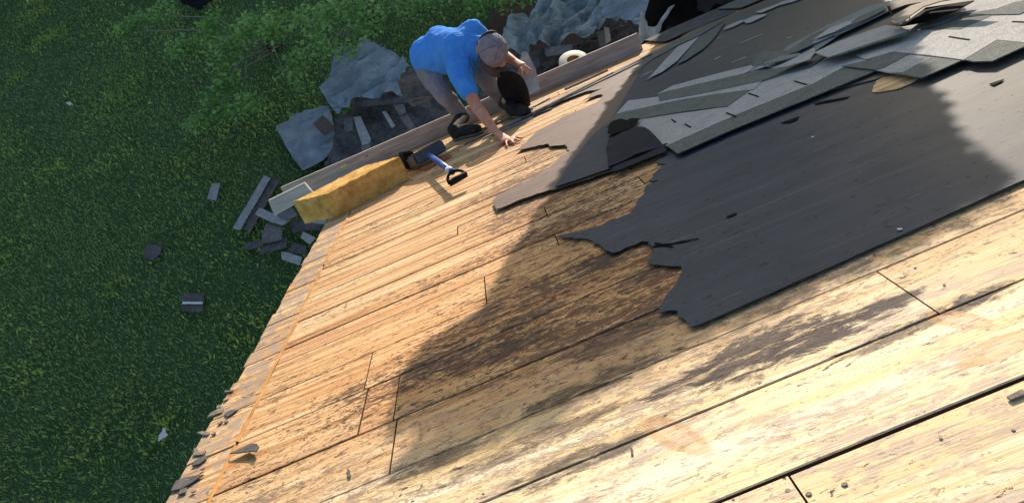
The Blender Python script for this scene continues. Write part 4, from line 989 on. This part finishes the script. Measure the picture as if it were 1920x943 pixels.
# ------------------------------------------------------------------ shrub with thin branches over the lawn
def shrub(name, base_px, regions, label, leafn, size, seed):
    random.seed(seed)
    base = atz(*base_px, ZG); t = empty(name, label, 'shrub', base, None, False)
    ends = []; pts = []
    for (x, y, r, n, zz) in regions:
        c = atz(x, y, ZG+zz)-base; m = r/95.0
        stem0 = Vector((random.uniform(-.15, .15), random.uniform(-.15, .15), .02))
        mid = stem0.lerp(c, .5)+Vector((random.uniform(-.2, .2), random.uniform(-.2, .2), .25))
        tube('stem', [tuple(stem0), tuple(mid), tuple(c)], [.018, .012, .005], 'twig', t, 6)
        for k in range(max(3, n//110)):
            a = Vector((random.gauss(0, 1), random.gauss(0, 1), random.gauss(0, .5))).normalized()*m*random.uniform(.5, 1.1)
            e = c+a; m2 = c.lerp(e, .5)+Vector((0, 0, .06)); ends.append((c, m2, e))
            for q in range(max(8, n//max(3, n//90))):
                u_ = random.random()**.6; p = c.lerp(e, u_); s = .10
                pts.append(p+Vector((random.gauss(0, s), random.gauss(0, s), random.gauss(0, s*.7))))
    vs, fs = [], []
    for a, b, c in ends:
        v, f = tube_verts([a, b, c], [.006, .004, .0015], 5); fs += [tuple(i+len(vs) for i in q) for q in f]; vs += v
    link('twigs', mesh('twigs', vs, fs, True), 'twig', t, kind='stuff')
    link('foliage', leaf_mesh('foliage', np.array([tuple(p) for p in pts]), size, flat=.5), 'leaf', t, kind='stuff')
shrub('shrub', (520, 90), [(250, 60, 35, 350, 1.1), (300, 30, 40, 300, 1.2), (345, 100, 45, 500, 1.3), (380, 60, 40, 400, 1.5), (430, 100, 45, 450, 1.3), (470, 40, 50, 450, 1.6), (420, 170, 40, 400, 1.0), (400, 215, 40, 350, .8), (460, 190, 40, 250, .8), (520, 60, 45, 350, 1.6), (530, 130, 45, 200, 1.2), (590, 30, 45, 300, 1.7)],
      'leafy green shrub with thin grey branches spreading over the lawn', 0, .095, 3)
shrub('shrub', (700, 40), [(620, 20, 30, 420, 1.9), (665, 25, 25, 420, 2.0), (690, 40, 14, 120, 1.9), (610, 90, 20, 120, 1.4), (640, 105, 20, 110, 1.3), (720, 20, 35, 200, 1.2), (780, 15, 35, 200, 1.0)],
      'light green twiggy shrub hanging over the crumpled tarpaulin', 0, .085, 5)
shrub('shrub', (860, -40), [(830, -5, 40, 300, .8), (880, 5, 35, 260, .7), (930, 0, 35, 250, .6), (980, -20, 40, 250, .6)], 'low dark shrub behind the worker at the top edge', 0, .085, 9)
# ------------------------------------------------------------------ the worker
def blob(name, chains, mat, parent, voxel=.011, smooth=6, extra=None, disp=None):
    """chains: list of [(point, radius), ...]; joined and remeshed into one continuous surface"""
    bm = bmesh.new()
    for ch in chains:
        for i, (p, r) in enumerate(ch):
            rr = r if isinstance(r, (tuple, list)) else (r, r, r)
            m = Matrix.Translation(p) @ Matrix.Diagonal((*rr, 1)); bmesh.ops.create_icosphere(bm, subdivisions=2, radius=1, matrix=m)
            if i:
                p0, r0 = ch[i-1]; r0 = min(r0) if isinstance(r0, (tuple, list)) else r0; r1 = min(rr)
                k = max(1, int((Vector(p)-Vector(p0)).length/(min(r0, r1)*.35)))
                for j in range(1, k):
                    t = j/k; q = Vector(p0).lerp(Vector(p), t); ra = ch[i-1][1]; ra = ra if isinstance(ra, (tuple, list)) else (ra,)*3
                    rj = [ra[a]*(1-t)+rr[a]*t for a in range(3)]
                    bmesh.ops.create_icosphere(bm, subdivisions=2, radius=1, matrix=Matrix.Translation(q) @ Matrix.Diagonal((*rj, 1)))
    if extra: extra(bm)
    o = link(name, bm_mesh(name, bm), mat, parent)
    r = o.modifiers.new('r', 'REMESH'); r.mode = 'VOXEL'; r.voxel_size = voxel; r.use_smooth_shade = True
    s = o.modifiers.new('s', 'SMOOTH'); s.factor = .5; s.iterations = smooth
    if disp:
        tx = bpy.data.textures.new(name+'_folds', 'CLOUDS'); tx.noise_scale = disp[1]; tx.noise_depth = 2
        dmod = o.modifiers.new('d', 'DISPLACE'); dmod.texture = tx; dmod.strength = disp[0]; dmod.mid_level = .5
    return o
def worker():
    base = roof(900, 235); base.z = 0
    t = empty('person', 'roofer in blue t-shirt and grey cap bending over at the eave, hand on boards', 'person', base)
    def q(px, py, d): return atd(px, py, d)-base
    def g(px, py, z=.012): return roof(px, py, z)-base
    # joints
    neck = q(900, 92, 5.42); head = q(921, 97, 5.30)
    shR = q(886, 58, 5.55); shL = q(866, 146, 5.33)
    elL = q(893, 200, 5.16); wrL = q(933, 254, 4.86)
    wrL.z = max(wrL.z, .045)
    elR = q(938, 98, 5.62); wrR = q(968, 118, 5.48)
    pel = q(808, 108, 5.78); chest = q(862, 98, 5.52); belly = q(835, 104, 5.68)
    # --- body (skin): head, neck, arms, hands
    ch = [[(neck, .058), (head, (.078, .088, .088))]]
    ch.append([(shL, .055), (shL.lerp(elL, .5), .050), (elL, .043), (elL.lerp(wrL, .35), .042), (wrL, .027)])
    ch.append([(shR, .055), (elR, .043), (elR.lerp(wrR, .5), .036), (wrR, .028)])
    # nose and chin so the face reads from below
    fdir = (q(950, 118, 5.12)-head).normalized()
    ch.append([(head+fdir*.085+Vector((0, 0, -.02)), .016), (head+fdir*.09+Vector((.01, 0, -.035)), .014)])
    ch.append([(head+fdir*.05+Vector((.02, 0, -.07)), .035)])
    # left hand on the boards
    palm = g(949, 262, .022); ch.append([(wrL, .027), (wrL.lerp(palm, .6), (.030, .034, .020)), (palm, (.036, .036, .016))])
    for (fx, fy), r in [((980, 259), .0088), ((975, 264), .0092), ((965, 269), .0092), ((951, 275), .0084)]:
        tip = g(fx, fy, .011); k = palm.lerp(tip, .35); k2 = palm.lerp(tip, .68); k.z = .026; k2.z = .022; ch.append([(k, r*1.25), (k2, r*1.05), (tip, r*.85)])
    th = g(935, 273, .012); k = palm.lerp(th, .5); k.z = .02; ch.append([(k.lerp(palm, .4), .014), (k, .0115), (th, .010)])
    # right hand reaching over the felt piece
    pr = q(978, 124, 5.40); ch.append([(wrR, .028), (pr, (.036, .030, .024))])
    for (fx, fy, dd), r in [((998, 133, 5.34), .0092), ((995, 140, 5.32), .0092), ((988, 142, 5.31), .009), ((979, 141, 5.30), .0085)]:
        tip = q(fx, fy, dd); k = pr.lerp(tip, .45)+Vector((0, 0, .012)); ch.append([(pr.lerp(k, .6), r*1.3), (k, r*1.1), (tip, r*.85)])
    tt = q(971, 143, 5.33); ch.append([(pr.lerp(tt, .35), .013), (tt, .010)])
    blob('body', ch, 'skin', t, .0065, 3)
    # --- t-shirt
    S1 = [[(pel+Vector((-.005, .0, .01)), (.158, .165, .158)), (belly, (.145, .165, .155)), (q(826, 82, 5.72), (.125, .13, .13)), (chest, (.15, .17, .165)), (q(890, 92, 5.48), (.11, .14, .12)), (q(899, 92, 5.44), (.075, .08, .07))],
          [(chest.lerp(shR, .6), .11), (shR, .085), (shR.lerp(elR, .4), .075)],
          [(chest.lerp(shL, .6), .115), (shL, .088), (shL.lerp(elL, .35), .078), (shL.lerp(elL, .50), .074)]]
    blob('tshirt', S1, 'shirt', t, .011, 14, disp=(.016, .05))
    # --- trousers
    hipL = q(806, 135, 5.74); hipR = q(818, 90, 5.82); knL = q(832, 178, 5.62); anL = q(868, 219, 5.70)
    knR = q(905, 143, 5.62); anR = q(946, 192, 5.74)
    S2 = [[(pel-Vector((0, .02, .05)), (.125, .13, .12))], [(pel-Vector((0, .02, .04)), .11), (hipR-Vector((0, .02, .05)), .095)], [(pel, .12), (hipL, .105), (hipL.lerp(knL, .6), .088), (knL, .075), (knL.lerp(anL, .5), .066), (anL, .056)],
          [(hipR, .10), (knR, .075), (knR.lerp(anR, .5), .064), (anR, .054)]]
    blob('trousers', S2, 'pants', t, .011, 5, disp=(.025, .09))
    # --- boots
    for an, toe_px, heel_px in ((anL, (893, 243), (872, 246)), (anR, (985, 210), (950, 208))):
        tz = g(*toe_px, .04); hz = g(*heel_px, .05); dr = (tz-hz); dr.z = 0; dr = dr.normalized(); hz = tz-dr*.20; hz.z = .05
        blob('boot', [[(an, .056), (hz+Vector((0, 0, .03)), .052), (hz, .046)], [(hz, .044), (hz.lerp(tz, .5)+Vector((0, 0, .012)), (.048, .048, .045)), (tz, (.046, .046, .034))]], 'boot', t, .009, 4)
        blob('boot_sole', [[(hz-Vector((0, 0, .036)), (.046, .046, .013)), (hz.lerp(tz, .5)-Vector((0, 0, .03)), (.044, .044, .013)), (tz-Vector((0, 0, .026)), (.050, .050, .013))]], 'sole', t, .007, 2)
    # --- cap: dome of six panels, brim, button, strap opening
    top = (q(938, 82, 5.16)-head).normalized(); front = (fdir-top*fdir.dot(top)).normalized(); side = top.cross(front)
    c0 = head+top*.018; vs, fs = [], []; nu, nv = 48, 10; R1 = (.104, .118)
    for j in range(nv+1):
        ph = pi/2*j/nv
        for i in range(nu):
            a = 2*pi*i/nu; seam = 1-.018*abs(cos(3*a))**14*sin(pi*min(1, j/nv)*.5+.8)
            r = cos(ph)*seam; z = sin(ph)*.118
            if j == 0 and cos(a) < -.72: z += .028*(-cos(a)-.72)/.28
            vs.append(c0+side*sin(a)*R1[0]*r+front*cos(a)*R1[1]*r+top*z)
    for j in range(nv):
        for i in range(nu): i2 = (i+1) % nu; fs.append((j*nu+i, j*nu+i2, (j+1)*nu+i2, (j+1)*nu+i))
    cap = link('cap', mesh('cap', vs, fs, True), 'cap', t); md = cap.modifiers.new('t', 'SOLIDIFY'); md.thickness = .004; md.offset = 1
    vs, fs = [], []; n = 16
    for i in range(n+1):
        a = -1.15+2.3*i/n
        for k in range(5):
            e = k/4; rr = 1+.58*e*(cos(a*.95)**.7 if cos(a*.95) > 0 else 0)
            vs.append(c0+side*sin(a)*R1[0]*(1+.12*e)+front*cos(a)*R1[1]*rr+top*(-.004-.020*e-.020*(sin(a)**2)*e))
    for i in range(n):
        for k in range(4): a = i*5+k; fs.append((a, a+1, a+6, a+5))
    br = link('brim', mesh('brim', vs, fs, True), 'brim', cap); md = br.modifiers.new('t', 'SOLIDIFY'); md.thickness = .004
    for k in range(6):
        a = pi/6+k*pi/3; pp = []
        for j in range(9):
            ph = pi/2*(j/8*.93); pp.append(tuple(c0+side*sin(a)*(R1[0]+.004)*cos(ph)+front*cos(a)*(R1[1]+.004)*cos(ph)+top*sin(ph)*.122))
        tube('seam', pp, .0022, 'capseam', cap, 5)
    pp = []
    for j in range(15):
        a = pi-.75+1.5*j/14; ph = .10+.42*sin(pi*j/14); pp.append(tuple(c0+side*sin(a)*(R1[0]+.004)*cos(ph)+front*cos(a)*(R1[1]+.004)*cos(ph)+top*sin(ph)*.122))
    tube('strap_opening', pp, [.004+.012*sin(pi*j/14) for j in range(15)], 'hair', cap, 8)
    bm = bmesh.new(); bmesh.ops.create_icosphere(bm, subdivisions=2, radius=.008, matrix=Matrix.Translation(c0+top*.121)); link('button', bm_mesh('button', bm, True), 'cap', cap)
    # --- hair below the cap and beard
    hb = -front*1.25
    blob('hair', [[(head+hb*.052+side*.03-top*.01, .052), (head+hb*.058-top*.035, .05), (head+hb*.052-side*.03-top*.01, .052)], [(head+side*.062-top*.01, .032), (head+side*.055-top*.045, .03)], [(head-side*.062-top*.01, .032), (head-side*.055-top*.045, .03)]], 'hair', t, .008, 4)
    blob('beard', [[(head+front*.05-top*.085+side*.04, .03), (head+front*.075-top*.09, .034), (head+front*.05-top*.085-side*.04, .03)]], 'hair', t, .008, 3)
worker()
# pale shingle in his hand and the dark curled felt hanging over the toe board
def held():
    P_ = [atd(x, y, d) for x, y, d in [(979, 98, 5.52), (988, 97, 5.50), (1004, 130, 5.42), (1012, 168, 5.36), (992, 178, 5.34), (966, 150, 5.40)]]
    c = sum(P_, Vector())/6; v = [p-c for p in P_]; nrm = (v[2]-v[0]).cross(v[4]-v[0]).normalized()*.006
    me = mesh('held_shingle', v+[p+nrm for p in v], [(0, 1, 2, 3, 4, 5), (11, 10, 9, 8, 7, 6)]+[(i, i+6, (i+1) % 6+6, (i+1) % 6) for i in range(6)])
    mw = RM.copy(); mw.translation = W(c)
    link('held_shingle', me, 'boardend', matrix=mw, label='pale torn shingle piece held under the worker\'s right hand', cat='shingle')
    # dark curled piece: bulging sheet
    A_ = [(938, 135), (930, 150), (935, 172), (948, 192), (966, 207)]; B_ = [(950, 132), (962, 146), (972, 165), (983, 188), (997, 211)]; C_ = [(962, 133), (978, 142), (990, 165), (994, 190), (999, 210)]
    vs, fs = [], []
    for i in range(5):
        dd = 5.22+.05*i; a = atd(*A_[i], dd+.05); b = atd(*B_[i], dd-.13); c_ = atd(*C_[i], dd)
        for j in range(9):
            s_ = j/8; p = a*(1-s_)**2+b*2*s_*(1-s_)+c_*s_*s_; p.z = max(p.z, .03); vs.append(p)
    for i in range(4):
        for j in range(8): k = i*9+j; fs.append((k, k+1, k+10, k+9))
    c2 = vs[20].copy(); me = mesh('curled_felt', [p-c2 for p in vs], fs, True); mw = RM.copy(); mw.translation = W(c2)
    o = link('curled_felt', me, 'blackrub', matrix=mw, label='dark rounded curl of felt bending over the toe board under the worker\'s hands', cat='felt piece')
    md = o.modifiers.new('t', 'SOLIDIFY'); md.thickness = .005; s = o.modifiers.new('s', 'SUBSURF'); s.levels = s.render_levels = 2
held()
